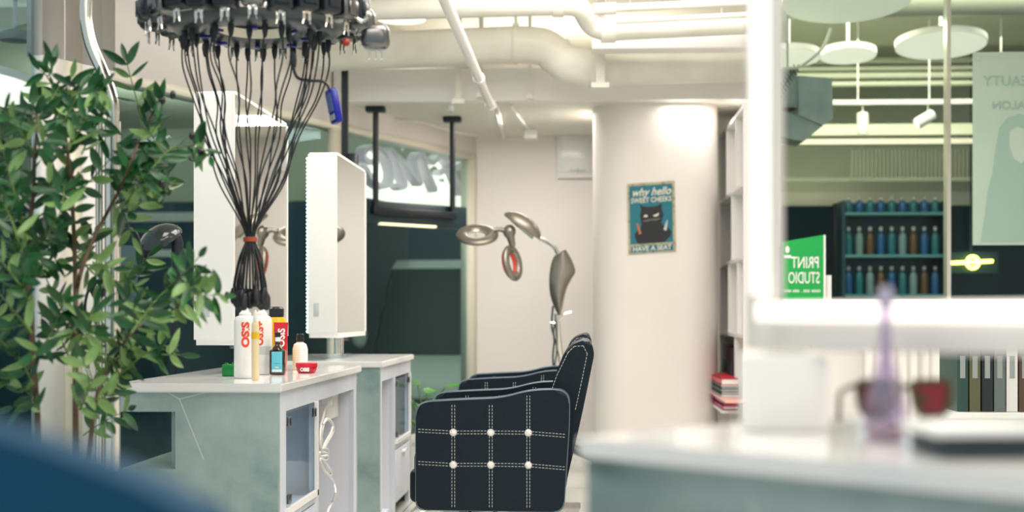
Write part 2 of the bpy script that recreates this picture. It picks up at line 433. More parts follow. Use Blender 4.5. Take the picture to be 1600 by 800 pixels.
# ------------------------------------------------------------------ pipes and ducts
def pipe(name, pts, r, m, label, cat='pipe', collars=(), n=20, group=None):
    t = thing(name, label, cat, pts[0], group)
    MB().tube(pts, r, n).build('pipe_run', m, t)
    for (p, q, rr, ln) in collars:
        p = Vector(p); q = Vector(q); d = (q-p).normalized()
        MB().lathe(p, [(rr*.6, -ln/2), (rr, -ln/2), (rr, ln/2), (rr*.6, ln/2)], 24, d).build('collar', m, t)
    return t
a0 = P(520, 82, 8.8); a1 = P(805, 70, 8.8); a2 = P(850, 74, 8.8); a3 = P(885, 100, 8.8); a4 = P(925, 106, 8.8); a5 = P(1195, 97, 8.8)
pts = [P(492, 84, 8.8), a0] + bez([a1, a2, a3, a4], 10) + [a5]
pipe('air_duct', pts, .115, M['duct'], 'large round off-white air duct with a double bend, hung below the ceiling', 'air duct',
     [(a1, a1+RT, .122, .03), (P(868, 86, 8.8), P(880, 97, 8.8), .122, .03), (a4, a4+RT, .122, .03)])
b0 = P(395, 20, 8.0); b1 = P(875, 8, 8.0)
pipe('ventilation_duct', [b0, b1] + bez([b1, P(905, 12, 8.0), P(925, 40, 8.1), P(950, 48, 8.1)], 8)[1:] + [P(1200, 36, 8.1)], .058, M['duct'], 'slimmer off-white duct higher up, crossing above the double-bend duct', 'air duct',
     [(P(872, 8, 8.0), b1+RT, .068, .06), (P(950, 48, 8.1), P(1000, 47, 8.1), .068, .08)])
pipe('ceiling_pipe', [P(938, 14, 7.8), P(1200, 2, 7.8)], .022, M['duct'], 'thin white pipe at the top edge, ending in a small white box', 'pipe', [(P(945, 14, 7.8), P(1000, 12, 7.8), .032, .12)])
pipe('ceiling_pipe', [P(962, 34, 7.9), P(1200, 22, 7.9)], .016, M['duct'], 'thin white pipe just below the topmost pipe, right of the duct bend', 'pipe')
dp0 = Vector((-.60, 4.2, 2.33)); dp1 = Vector((-.60, 9.05, 2.30))
pipe('sprinkler_pipe', [dp0, dp1], .026, M['white'], 'thin white pipe running away under the ducts towards the beam', 'pipe', [(Vector((-.6, 8.0, 2.307)), dp1, .034, .05), (Vector((-.6, 8.98, 2.3)), dp1, .036, .06)])
t = thing('cable_tray', 'bright white cable tray running right from the vertical hanger', 'cable tray', P(1060, 76, 8.35))
MB().b2(P(925, 76, 8.35), P(1200, 54, 8.35)+Vector((0, .12, 0))).build('tray_channel', M['white'], t)
for px in (985, 1130):
    q = P(px, 56, 8.35); MB().cyl((q.x, q.y+.10, q.z), (q.x, q.y+.10, TOPC), .006, 8).build('rod', M['white'], t)
def hanger(px, y0, y1, d, wpx, label):
    a = P(px, y0, d); b = P(px, y1, d); ww = wpx/F*d
    t = thing('duct_hanger', label, 'hanger', (a.x, a.y, b.z), 'duct hangers')
    MB().b2((a.x-ww/2, a.y-.01, b.z), (a.x+ww/2, a.y+.01, TOPC)).build('strap', M['duct'], t)
    MB().b2((a.x-ww, a.y-.03, b.z-.01), (a.x+ww, a.y+.03, b.z+.02)).build('bracket', M['duct'], t)
hanger(938, 55, 135, 8.6, 14, 'white flat hanger strap right of the duct bend')
hanger(716, 105, 160, 9.1, 10, 'white hanger strap above the thin receding pipe')
hanger(752, 100, 150, 9.12, 7, 'white hanger strap behind the thin receding pipe')
hanger(806, 38, 42, 8.85, 5, 'white hanger holding the duct left of its bend')
hanger(828, 98, 152, 9.12, 5, 'thin white hanger rod under the start of the duct bend')
# junction box and cable on the low ceiling
jb = P(829, 196, 10.75)
t = thing('junction_box', 'white junction box with a conduit on the low ceiling', 'junction box', (jb.x, jb.y, LOWC-.06))
MB().box((jb.x, jb.y, LOWC-.035), (.10, .10, .07), bev=.006).build('box_body', M['white'], t)
MB().tube([(jb.x, jb.y, LOWC-.015), (jb.x-.08, 9.4, LOWC-.015)], .010, 8).build('conduit', M['white'], t)
q0 = P(776, 165, 9.35); q1 = P(784, 196, 10.9)
tag(MB().tube([(q0.x, 9.35, LOWC-.02), (q1.x, 11.1, LOWC-.02)], .013, 8).build('conduit_pipe', M['white']), 'thin white conduit continuing under the low ceiling past the beam', 'pipe')
ck = []
for k in range(9):
    p = P(548+k*25, 0, 9.6+k*.16); ck.append((p.x, p.y, LOWC-.02-.015*math.sin(k*1.1)))
tag(MB().tube(bez(ck, 4), .008, 6).build('ceiling_cable', M['white']), 'sagging white cable along the low ceiling above the screen', 'cable')
for (px, py, d) in ((703, 165, 9.5),):
    p = P(px, py, d)
    t = thing('downlight', 'tiny white round downlight on the low ceiling right of the screen posts', 'lamp', (p.x, p.y, LOWC-.04))
    MB().lathe((p.x, p.y, LOWC-.04), [(0, 0), (.022, 0), (.026, .01), (.026, .04), (0, .04)], 16).build('lamp_body', M['whiteg'], t)

# disc lamps
def disc_lamp(px, py, d, r, label, m, stem=True, top=TOPC, h=.05, grp=None, rim=None, tilt=0.0):
    p = P(px, py, d); ax = (0, math.sin(tilt), math.cos(tilt))
    t = thing('disc_lamp', label, 'ceiling lamp', p, grp)
    MB().lathe(p, [(r*.985, .002), (r, .004), (r, h), (0, h)], 40, ax).build('lamp_housing', rim or M['white'], t)
    MB().lathe(p, [(0, 0), (r*.985, 0), (r*.985, .003)], 40, ax).build('diffuser', m, t)
    if stem: MB().cyl(p+Vector((0, 0, h)), (p.x, p.y, top), .012, 10).build('stem', rim or M['white'], t)
    return t
disc_lamp(-52, 138, 8.6, .43, 'large glowing oval disc lamp seen through the glass at the left edge', M['lamp'], top=3.0, tilt=.13)
disc_lamp(216, 44, 8.8, .165, 'small glowing disc lamp left of the ring of rollers', M['lamp'], top=TOPC)
disc_lamp(627, 31, 9.3, .16, 'glowing disc lamp between the ducts right of the ring of rollers', M['lamp'], top=TOPC)
disc_lamp(24, 64, 7.9, .085, 'small dark round speaker disc at the upper left glass', M['grey'], top=3.0, rim=M['grey'])
MDL = mat('dim_diffuser', (.72, .76, .62), .5, emit=.42, ecol=(.85, .92, .74))
MDL2 = mat('dim_diffuser_pale', (.82, .84, .72), .5, emit=.62, ecol=(.95, .97, .80))
disc_lamp(1322, 4, 9.6, .43, 'largest pale disc lamp beyond the glass, at the top edge', MDL, top=3.45, tilt=.13)
disc_lamp(1232, 92, 10.8, .24, 'pale disc lamp beyond the glass above the grey air unit', MDL2, top=3.45, tilt=.13)
disc_lamp(1325, 88, 11.2, .22, 'pale disc lamp beyond the glass hanging on a stem below the largest one', MDL2, top=3.45, tilt=.13)
disc_lamp(1470, 72, 10.8, .34, 'wide pale disc lamp beyond the glass crossed by the chrome seam', MDL2, top=3.45, tilt=.13)

# pipes beyond the right glass
for (y, d, r, lb) in ((96, 13.2, .03, 'topmost of four thin pipes beyond the right glass'), (108, 13.2, .022, 'second thin pipe from the top beyond the right glass'),
                      (119, 13.2, .03, 'third thin pipe from the top beyond the right glass'), (132, 13.2, .025, 'lowest of four thin pipes beyond the right glass')):
    a = P(1245, y, d); b = P(1640, y-3, d)
    tag(MB().tube([(a.x, a.y, a.z), (b.x, a.y, a.z)], r, 10).build('mall_pipe', M['mallceil']), lb, 'pipe', 'pipes on the mall ceiling')
a = P(1195, 45, 10.45)
tag(MB().tube([(a.x, a.y, 3.27), (a.x+4, a.y, 3.30)], .13, 20).build('mall_duct', M['mallceil']), 'thick pale round duct beyond the glass behind the largest disc lamp', 'air duct')
# air unit
ac = P(1235, 165, 10.0)
t = thing('air_unit', 'grey hexagonal metal air unit with a grille beyond the glass', 'air unit', (ac.x, ac.y, ac.z-.25))
MG = mat('galvanised_metal', (.26, .35, .36), .45, .2, noise=(6, (.40, .48, .48), .3, .7))
def pxpoly(pts, d, th, m, name, par):
    ps = [P(x, y, d) for x, y in pts]; mb = MB()
    A = [mb.bm.verts.new(p) for p in ps]; B = [mb.bm.verts.new(p+FW*th) for p in ps]
    mb._f(A, False); mb._f(list(reversed(B)), False)
    for i in range(len(A)): mb._f([A[i], B[i], B[(i+1) % len(A)], A[(i+1) % len(A)]], False)
    return mb.build(name, m, par)
pxpoly([(1248, 118), (1300, 122), (1302, 185), (1286, 196), (1248, 180)], 9.9, .3, MG, 'front_panel', t)
pxpoly([(1205, 105), (1246, 118), (1246, 168), (1205, 165)], 9.95, .35, MG, 'side_panel', t)
pxpoly([(1212, 170), (1247, 181), (1285, 197), (1256, 221), (1210, 212)], 9.93, .3, MG, 'outlet_hood', t)
gm = MB()
for k in range(9):
    x = 1212+k*3.4; y = 152-k*5
    gm.tube([P(x, y, 9.9), P(x+9, y-12, 9.9)], .004, 6); gm.tube([P(x, y-12, 9.9), P(x+9, y, 9.9)], .004, 6)
gm.build('grille', M['ink'], t)
MB().cyl(P(1230, 112, 10.1), (P(1230, 112, 10.1).x, P(1230, 112, 10.1).y, 3.45), .01, 8).build('hanging_rod', MG, t)
MB().tube(bez([P(1216, 130, 9.85), P(1222, 108, 9.8), P(1250, 104, 9.8), P(1285, 75, 9.9), P(1298, 45, 10)], 6), .012, 8).build('hose', M['duct'], t)
# spotlights on a track
tr = P(1290, 160, 12.0)
trk = thing('light_track', 'thin white lighting track beyond the right glass', 'light track', (tr.x, tr.y, 2.74))
MB().b2((tr.x, tr.y-.02, 2.74), (5.2, tr.y+.02, 2.78)).build('track_rail', M['white'], trk)
for px in (1340, 1450, 1560):
    q = P(px, 0, 12.0); MB().cyl((q.x, tr.y, 2.78), (q.x, tr.y, 3.45), .006, 8).build('rod', M['white'], trk)
def spot(px, py, ax, label):
    p = P(px, py, 12.0); p.y = tr.y; ax = Vector(ax).normalized(); t = thing('spotlight', label, 'spotlight', p, 'track spotlights')
    MB().lathe(p, [(0, .17), (.045, .17), (.048, .16), (.048, 0), (.040, 0), (.040, .01), (0, .01)], 20, ax).build('lamp_cylinder', M['white'], t)
    MB().lathe(p, [(0, .006), (.038, .006)], 16, ax).build('lens', M['lamp'], t)
    q = p+ax*.12
    MB().cyl(q, (q.x, q.y, 2.74), .006, 8).build('stem', M['white'], t)
spot(1348, 208, (0, .12, 1), 'white cylinder spotlight pointing straight down beyond the glass')
spot(1430, 195, (.85, .15, .5), 'white cylinder spotlight tilted left near the chrome seam')
# slatted beams in the mall
for (y0, y1, d, lb) in ((218, 226, 13.0, 'upper pale beam crossing the mall ceiling beyond the glass'), ):
    a = P(1205, y0, d); b = P(1640, y1, d)
    tag(MB().b2((a.x, a.y, b.z), (b.x, a.y+.1, a.z)).build('ceiling_beam', M['cream']), lb, 'beam')
sl = MB()
for k in range(44):
    a = P(1330+k*6.2, 240, 14.2); sl.b2((a.x, a.y, 2.30), (a.x+.014, a.y+.05, 2.62))
sl.b2((P(1205, 0, 14.2).x, P(1205, 0, 14.2).y+.06, 2.30), (5.4, P(1205, 0, 14.2).y+.1, 2.34))
tag(sl.build('slat_screen', M['mallceil']), 'screen of thin vertical slats above the far shop front', 'screen')

# far shop: shelves with bottles
shd = 13.6
s0 = P(1316, 0, shd); s1 = P(1474, 0, shd)
t = thing('display_shelf', 'tall dark shelf of bottles in the shop beyond the glass', 'shelf', (s0.x, s0.y, 0))
yb = s0.y
DB = mat('shelf_blue', (.010, .05, .075), .4)
MB().b2((s0.x, yb, 0), (s0.x+.03, yb+.3, 2.06)).build('side_panel', DB, t)
MB().b2((s1.x, yb, 0), (s1.x+.03, yb+.3, 2.06)).build('side_panel', DB, t)
MB().b2((s0.x, yb+.28, 0), (s1.x, yb+.3, 2.06)).build('back_panel', DB, t)
shz = [.98+(490-y)/F*shd for y in (460, 398, 332)]
SG = mat('shelf_board', (.10, .28, .30), .3)
for z in shz: MB().b2((s0.x+.03, yb, z-.025), (s1.x, yb+.28, z)).build('shelf_board', SG, t)
bcols = [mat('bottle_blue', (.01, .09, .24), .3), mat('bottle_amber', (.10, .06, .025), .3), mat('bottle_pale', (.16, .26, .27), .3), mat('bottle_teal', (.01, .14, .17), .3)]
names = ['blue', 'amber', 'pale', 'teal']
def bottle_proto(ci):
    t = thing('shop_bottle', 'x', 'bottle', (0, 0, 0), None, world=False)
    MB().lathe((0, 0, 0), [(0, 0), (.036, 0), (.038, .01), (.038, .17), (.030, .20), (.013, .215), (.013, .235)], 14).build('bottle_body', bcols[ci], t)
    MB().lathe((0, 0, .235), [(.016, 0), (.016, .035), (0, .035)], 12).build('cap', M['lgrey'], t); return t
prot = {}
rows = ['lowest', 'middle', 'top']
for r, z in enumerate(shz):
    nn = 9
    for k in range(nn):
        ci = (k*7+r*3) % 4
        if r == 2: ci = 0 if k % 2 else 3
        if ci in prot: b = copy_tree(prot[ci])
        else: b = bottle_proto(ci); prot[ci] = b
        b.location = (s0.x+.08+k*(s1.x-s0.x-.14)/(nn-1), yb+.12, z+.001)
        b['label'] = '%s bottle on the %s shelf of the far shop' % (names[ci], rows[r]); b['group'] = '%s bottles on the %s shelf of the far shop' % (names[ci], rows[r])
        b.scale = (1, 1, 1.0 if r < 2 else .55)
area('shop_shelf_light', (s0.x+.5, yb-.5, 2.05), (.9, .2), 2, (.45, .8, 1.0), (-.5, 0, 0))
# neon sign
nn_ = P(1520, 410, 13.4)
t = thing('neon_sign', 'glowing yellow neon bar with a ring at its middle', 'neon sign', nn_)
MB().tube([P(1487, 411, 13.4), P(1551, 408, 13.4)], .014, 10).build('neon_bar', M['neon'], t)
ring = [nn_+RT*.055*math.cos(a*PI/12)+Z*.055*math.sin(a*PI/12) for a in range(24)]
MB().tube(ring, .014, 8, closed=True).build('neon_ring', M['neon'], t)
MB().box(nn_+FW*.05, (.5, .02, .2)).build('backing_board', M['teal'], t)
MB().cyl(nn_+FW*.05, (nn_.x+FW.x*.05, nn_.y+FW.y*.05, 3.45), .01, 8).build('hanging_rod', M['ink'], t)

# green sign board on the glass, blue board beside it
def flat_on(px0, py0, px1, py1, yplane, th, m, name, par):
    a = on_plane(px0, py0, Vector((0, yplane, 0)), Vector((0, 1, 0))); b = on_plane(px1, py1, Vector((0, yplane, 0)), Vector((0, 1, 0)))
    return MB().b2((a.x, yplane, b.z), (b.x, yplane+th, a.z)).build(name, m, par)
gy = 8.50
def GP(px, py, y=gy): return on_plane(px, py, Vector((0, y, 0)), Vector((0, 1, 0)))
t = thing('sign_board', 'green sign with reversed white lettering against the glass', 'sign', GP(1253, 468)+Vector((0, 0, 0)))
mb = MB(); A = [GP(1221, 378), GP(1287, 367), GP(1287, 468), GP(1221, 468)]
av = [mb.bm.verts.new(p) for p in A]; bv = [mb.bm.verts.new(p+Vector((0, .02, 0))) for p in A]
mb._f(av); mb._f(bv[::-1])
for i in range(4): mb._f([av[i], bv[i], bv[(i+1) % 4], av[(i+1) % 4]])
mb.build('board', M['green'], t)
MB().b2(GP(1287, 468), GP(1290, 367)+Vector((0, .02, 0))).build('edge_strip', M['white'], t)
px2m = 8.5/F
for (txt, px, py, sz) in (('PRINT', 1258, 411, 25), ('STUDIO', 1256, 435, 25), ('IIIIIII IIIII . IIIII IIIIII', 1253, 455, 6.2)):
    me = text_mesh(txt, sz*px2m, .001, 0, .0006 if sz > 10 else 0.0003)
    xs = [v.co.x for v in me.vertices]; wd = (max(xs)-min(xs)); tgt = (42 if txt == 'PRINT' else 48 if txt == 'STUDIO' else 56)*px2m
    o = GP(px, py)+Vector((0, -.002, 0))
    MB().add_mesh(me, frame(o, (-tgt/wd, 0, 0), (0, 0, 1), (0, -1, 0))).build('lettering', M['white'], t)
mb = MB(); mb.sphere(GP(1230, 390)+Vector((0, -.002, 0)), .014, 10, (1, .15, 1.5)); mb.box(GP(1230, 401)+Vector((0, -.002, 0)), (.045, .003, .018)); mb.build('emblem', M['white'], t)
tag(MB().b2(GP(1209, 468), GP(1219, 385)+Vector((0, .03, 0))).build('sign_board', M['navy']), 'narrow dark blue board left of the green sign', 'sign')
tag(MB().b2(GP(1290, 468, 8.53), GP(1299, 430, 8.53)+Vector((0, .02, 0))).build('notice_card', M['white']), 'small white card right of the green sign', 'card')
# ledge that carries them
zl = GP(1250, 468).z
struct('trim_19', MB().b2((XR+.045, 8.46, zl-.03), (3.8, 8.6, zl)), M['white'])
# big pale poster hanging on the glass
PO = thing('wall_poster', 'large pale green poster of a long-haired woman hung on the glass', 'poster', GP(1570, 383, 8.52))
MB().b2(GP(1520, 383, 8.52), GP(1690, 80, 8.52)+Vector((0, .006, 0))).build('sheet', mat('pale_poster', (.46, .60, .50), .5, noise=(2, (.50, .63, .53), .3, .7)), PO)
HM = mat('poster_hair', (.34, .50, .43), .6); FMk = mat('poster_face', (.52, .64, .54), .6)
def gpoly(pts, y, m, name, par, th=.002):
    mb = MB(); A = [mb.bm.verts.new(GP(a, b, y)) for a, b in pts]; B = [mb.bm.verts.new(v.co+Vector((0, -th, 0))) for v in A]
    mb._f(A, False); mb._f(B[::-1], False)
    for i in range(len(A)): mb._f([A[i], B[i], B[(i+1) % len(A)], A[(i+1) % len(A)]], False)
    return mb.build(name, m, par)
gpoly([(1540, 330), (1543, 300), (1551, 270), (1556, 230), (1562, 200), (1574, 184), (1592, 178), (1612, 182), (1625, 200), (1632, 240), (1650, 300), (1655, 378), (1532, 378)], 8.519, HM, 'printed_hair', PO)
gpoly([(1578, 205), (1590, 198), (1606, 204), (1610, 225), (1606, 246), (1596, 256), (1584, 248), (1577, 228)], 8.516, FMk, 'printed_face', PO)
me = text_mesh('BEAUTY', .085, .001); MB().add_mesh(me, frame(GP(1578, 127, 8.517), (-1, 0, 0), (0, 0, 1), (0, -1, 0))).build('lettering', HM, PO)
me = text_mesh('SALON', .07, .001); MB().add_mesh(me, frame(GP(1580, 165, 8.517), (-1, 0, 0), (0, 0, 1), (0, -1, 0))).build('lettering', HM, PO)
MB().b2(GP(1523, 94, 8.515), GP(1531, 86, 8.515)+Vector((0, .004, 0))).build('tape', M['lgrey'], PO)

# ------------------------------------------------------------------ poster on the column
pc = on_plane(1018, 340, Vector((0, CYF-.006, 0)), Vector((0, 1, 0)))
dd = (pc-CAM).dot(FW); s_ = dd/F
U = (Vector((1, 0, 0))*math.cos(.065)+Z*math.sin(.065)); V = (Z*math.cos(.02)-Vector((1, 0, 0))*math.sin(.02)); Nn = Vector((0, -1, 0))
t = thing('tin_sign', 'teal tin poster of a black cat reading WHY HELLO SWEET CHEEKS, HAVE A SEAT', 'poster', pc)
def pq(x, y, k=0.0): return pc+U*(x*s_)+V*(y*s_)+Nn*k
def ppoly(pts, k, m, name, th=.0012, par=None):
    mb = MB(); A = [mb.bm.verts.new(pq(a, b, k)) for a, b in pts]; B = [mb.bm.verts.new(v.co+Nn*th) for v in A]
    mb._f(A, False); mb._f(B[::-1], False)
    for i in range(len(A)): mb._f([A[i], B[i], B[(i+1) % len(A)], A[(i+1) % len(A)]], False)
    return mb.build(name, m, par or t)
rustf = mat('worn_cream_edge', (.50, .46, .30), .6, noise=(30, (.28, .24, .14), .5, .62))
sheet = ppoly([(-37, -55), (37, -55), (37, 55), (-37, 55)], 0, rustf, 'sheet', .004)
ppoly([(-34, -40), (33, -40), (33, 51), (-34, 51)], .004, M['tealink'], 'picture_field')
ppoly([(-33, -53), (33, -53), (33, -43), (-33, -43)], .004, M['tealink'], 'caption_band')
for (txt, x, y, sz, tw, sh, of) in (('why hello', 0, 40, 17, 60, .35, .0012), ('SWEET CHEEKS', 0, 27.5, 11, 63, 0, .0008), ('HAVE A SEAT', 0, -48, 10.5, 60, 0, .0008)):
    me = text_mesh(txt, sz*s_, .0006, sh, of); xs = [v.co.x for v in me.vertices]; k = tw*s_/(max(xs)-min(xs))
    MB().add_mesh(me, frame(pq(x, y, .0062), U*k, V, Nn)).build('lettering', M['cream_ink'], t)
cat = [(-22, -39.5), (-26, -32), (-27, -24), (-22, -19), (-18, -17), (-16, -10), (-17, -3), (-18, 3), (-17, 9), (-16, 14), (-18, 21), (-11, 18), (-6, 17), (6, 17), (10, 18), (17, 21), (16, 14), (17, 9), (19, 3), (17, -3), (15, -9), (18, -13), (26, -18), (31, -24), (29, -31), (23, -36), (20, -39.5)]
ppoly(cat, .0054, M['catblack'], 'printed_cat')
cg = mat('poster_grey', (.12, .13, .14), .6)
ppoly([(-13, 2), (-7, 1), (-6, 4), (-10, 5)], .0068, M['cream_ink'], 'printed_eye'); ppoly([(2, 3), (8, 5), (12, 7), (10, 2), (5, 1)], .0068, M['cream_ink'], 'printed_eye')
ppoly([(-16, -5), (-8, -3), (0, -2), (8, -2), (16, -2), (8, -5), (0, -4.5), (-8, -6)], .0068, cg, 'printed_whiskers')
ppoly([(-24, -8), (-21, -8), (-16, -24), (-20, -25)], .0068, M['skinorange'], 'printed_comb')
ppoly([(24, -5), (25, -6), (23, -22), (18, -20)], .0068, M['lgrey'], 'printed_scissors')
for i in range(1): pass

# wall access panel
ap = on_plane(899, 243, Vector((0, C0.y-.05, 0)), Vector((0, 1, 0))); sp = (ap-CAM).dot(FW)/F
t = thing('electrical_box', 'white wall-mounted electrical box with a small door latch', 'electrical box', (ap.x, ap.y, ap.z-35*sp))
MB().box((ap.x, ap.y+.025, ap.z), (56*sp, .05, 70*sp), bev=.004).build('box_body', M['white'], t)
dr = MB().box((ap.x, ap.y-.004, ap.z+3*sp), (46*sp, .010, 58*sp), bev=.003).build('door', M['whiteg'], t)
MB().box((ap.x+4*sp, ap.y-.016, ap.z-24*sp), (26*sp, .014, 2*sp)).build('latch', M['lgrey'], dr)
MB().box((ap.x+4*sp, ap.y-.016, ap.z-24*sp), (3*sp, .018, 7*sp)).build('latch_knob', M['lgrey'], dr)

# ------------------------------------------------------------------ cubby shelf on the right wall
XF = .955
def CP(px, py): return on_plane(px, py, Vector((XF, 0, 0)), Vector((1, 0, 0)))
y_far = CP(1124, 0).y; y_near = 8.66
t = thing('cubby_shelf', 'tall white cubby shelf of square boxes on the right wall', 'shelf', (1.04, (y_far+y_near)/2, .35))
bt = .022; x1 = XR-.002
zs = [CP(1125, y).z for y in (211, 314, 413, 518)] + [.42]
zs[0] = min(zs[0], 2.36)
for z in zs[:4]: MB().b2((XF+.001, y_near+bt, z-bt), (x1, y_far, z)).build('shelf_board', M['white'], t)
MB().b2((x1-.012, y_near, .35), (x1, y_far, zs[0])).build('back_panel', mat('shelf_back', (.62, .68, .67), .5), t)
MB().b2((XF, y_far-bt, .35), (x1-.012, y_far, zs[0])).build('side_panel', M['white'], t)
MB().b2((XF, y_near, .35), (x1-.012, y_near+bt, zs[0])).build('side_panel', M['white'], t)
for r, pxs in enumerate(((1134, 1149), (1142,), (1137, 1151), (1147,))):
    for px in pxs:
        y = CP(px, 400).y; MB().b2((XF+.002, y-bt/2, zs[r+1]), (x1-.012, y+bt/2, zs[r]-bt)).build('divider', M['white'], t)
# pull-out plate and books
plz = CP(1140, 612).z
a = CP(1125, 612); b_ = CP(1168, 612)
t2 = tag(MB().b2((XF-.13, b_.y, plz-.012), (XF-.001, a.y-.03, plz), bev=.003).build('pull_out_plate', M['pinks']), 'pink pull-out plate under the red books', 'shelf plate')
def book(y0, y1, z0, z1, x0, m, label, name='book', grp=None):
    t = thing(name, label, 'book', ((x0+x1-.02)/2, (y0+y1)/2, z0), grp)
    c = MB(); c.b2((x0, y0, z0), (x1-.02, y1, z0+.004)); c.b2((x0, y0, z1-.004), (x1-.02, y1, z1)); c.b2((x0, y0, z0), (x0+.003, y1, z1)); c.build('cover', m, t)
    MB().b2((x0+.004, y0+.004, z0+.004), (x1-.022, y1-.004, z1-.004)).build('pages', M['paper'], t)
ya = CP(1134, 590).y; yc = CP(1156, 590).y
zz = plz+.001; k = 0; xbk = x1; x1 = XF+.015
stack = [(M['lgrey'], .016, 'light grey book at the bottom of the red stack'), (M['ink'], .016, 'black book low in the red stack'), (M['grey'], .014, 'dark grey book in the middle of the red stack'), (M['ink'], .014, 'thin black book just under the two top books of the stack'),
         (M['lgrey'], .012, 'pale book second from the top of the red stack'), (M['redg'], .040, 'red book on top of the stack on the pink plate')]
for m, h, lb in stack:
    book(yc, ya, zz, zz+h, XF-.115, m, lb, grp='books on the pink plate'); zz += h+.0005
zz = plz-.013
for m, h, lb in ((M['pink'], .030, 'magenta book right under the pink plate'), (M['redg'], .010, 'thin red book under the magenta book'), (M['pink'], .026, 'lowest magenta book under the plate')):
    book(yc, ya, zz-h, zz, XF-.105, m, lb, grp='books under the pink plate'); zz -= h+.0005
x1 = xbk
tag(MB().b2((XF-.11, yc, zz-.02), (XF-.002, ya, zz-.001), bev=.002).build('lower_plate', M['white']), 'white plate carrying the magenta books', 'shelf plate')
yq = CP(1126, 0).y-.05; yq2 = CP(1144, 0).y
t = thing('book_box', 'tall dark maroon box file standing in the lowest cubby', 'box file', (1.03, (yq+yq2)/2, plz))
MB().b2((XF+.005, yq2, plz+.001), (x1-.016, yq, CP(1135, 541).z)).build('file_body', M['maroon'], t)
MB().b2((XF+.001, yq2+.03, plz+.1), (XF+.005, yq-.05, plz+.2)).build('spine_label', M['ink'], t)

# ------------------------------------------------------------------ sign letters outside the glass
sg = on_front(650, 265, .30); ds = (sg-CAM).dot(FW)/F
t = thing('letter_sign', 'white raised letters of a lit shop sign seen from behind, outside the glass', 'sign', sg)
def front_px(pts, off): return [on_front(a, b, off) for a, b in pts]
ux = -DG   # horizontal axis in the plane, to the right
def loc2(px, py, off=.30):
    p = on_front(px, py, off)-on_front(650, 265, off); return (p.dot(ux), p.z)
gl = [[(588, 252), (576, 254), (567, 246), (569, 235), (580, 230), (592, 234), (604, 248), (611, 270), (607, 287), (593, 291), (580, 280), (570, 264), (556, 262)]]
ml = [[(609, 233), (619, 252), (627, 272), (632, 288), (626, 293), (620, 290)], [(611, 236), (636, 262), (656, 288)], [(656, 289), (650, 268), (647, 252), (653, 242), (662, 243)], [(655, 242), (668, 270), (680, 298)]]
tl = [[(664, 248), (674, 254), (684, 246), (694, 248), (706, 262), (718, 256)], [(686, 270), (700, 266), (716, 262)], [(703, 262), (712, 282), (723, 303)]]
def smooth2(pts): return [(v.x, v.y) for v in bez([(a, b, 0) for a, b in pts], 6)]
glow = mat('sign_glow', (1, .96, .86), .4, emit=.85, ecol=(.97, .97, .86))
letm = mat('sign_letter_white', (.66, .62, .68), .4, emit=.10, ecol=(.9, .82, .92))
for nm, st in (('G', gl), ('M', ml), ('T', tl)):
    mb = MB(); mg = MB()
    for pl in st:
        q = smooth2([loc2(a, b) for a, b in pl])
        mb.stroke(q, 8.0*ds, DN*.08, sg-DN*.02, ux, Z)
        mg.stroke(q, 12*ds, DN*.02, sg+DN*.075+ux*.06-Z*.03, ux, Z)
    lo = mb.build('letter', letm, t, 50)
    mg.build('lit_face', glow, lo)
a_ = on_front(556, 312, .46); b_ = on_front(735, 252, .46)
mb = MB(); o_ = on_front(556, 330, .50); wv = (on_front(725, 330, .50)-o_).dot(ux)
MB().prism([(0, .12), (wv*.45, .10), (wv*.8, .02), (wv, .10), (wv, .34), (wv*.75, .33), (wv*.5, .37), (wv*.2, .40), (0, .42)], DN*.03, o_, ux, Z).build('halo_panel', glow, t)  # glowing sheet added to imitate the white halo around the letters
MB().cyl(sg+DN*.12+Z*.15, (sg.x+DN.x*.12, sg.y+DN.y*.12, 3.0), .01, 8).build('hanging_rod', M['white'], t)

# ------------------------------------------------------------------ hanging screen
pl_, pr_ = P(587, 330, 9.55), P(707, 336, 10.05)
t = thing('hanging_screen', 'black screen on two ceiling posts in front of the letter sign', 'screen', (pl_+pr_)/2)
for (p, ytop) in ((pl_, 0), (pr_, 0)):
    MB().tube([(p.x, p.y, p.z), (p.x, p.y, LOWC-.03)], .020, 12).build('post', M['black'], t)
    MB().box((p.x, p.y, LOWC-.02), (.13, .09, .038), bev=.008).build('ceiling_plate', M['black'], t)
du = (pr_-pl_); du.z = 0; L = du.length; du.normalize(); rz = math.atan2(du.y, du.x); dn = Vector((-du.y, du.x, 0)); dn = dn if dn.y > 0 else -dn
c = (pl_+pr_)/2; c.z = (pl_.z+pr_.z)/2
MB().box(c+Z*.0, (L+.06, .045, .05), rz, bev=.006).build('cross_bar', M['black'], t)
scr = MB().box(c-dn*.0+Z*(-.01)+dn*.05, (L+.34, .05, .16), rz, bev=.012).build('screen_body', mat('screen_black', (.012, .035, .045), .4), t)
MB().box(c-du*.05+Z*(-.085)+dn*.02, (L*.72, .04, .018), rz, bev=.004).build('light_bar', mat('warm_bar', (.8, .75, .5), .3, emit=.9, ecol=(1, .95, .6)), scr)
# black bracket post near the mirror
p = P(539, 0, 9.0)
t = thing('bracket_post', 'thick black post with a black box behind the tall mirror cabinet', 'post', (p.x, p.y, 1.6))
MB().b2((p.x-.02, p.y-.02, P(0, 335, 9.0).z), (p.x+.02, p.y+.02, TOPC)).build('post', M['black'], t)
MB().box((p.x+.045, p.y, P(0, 290, 9.0).z), (.07, .10, .40), bev=.01).build('side_box', M['black'], t)

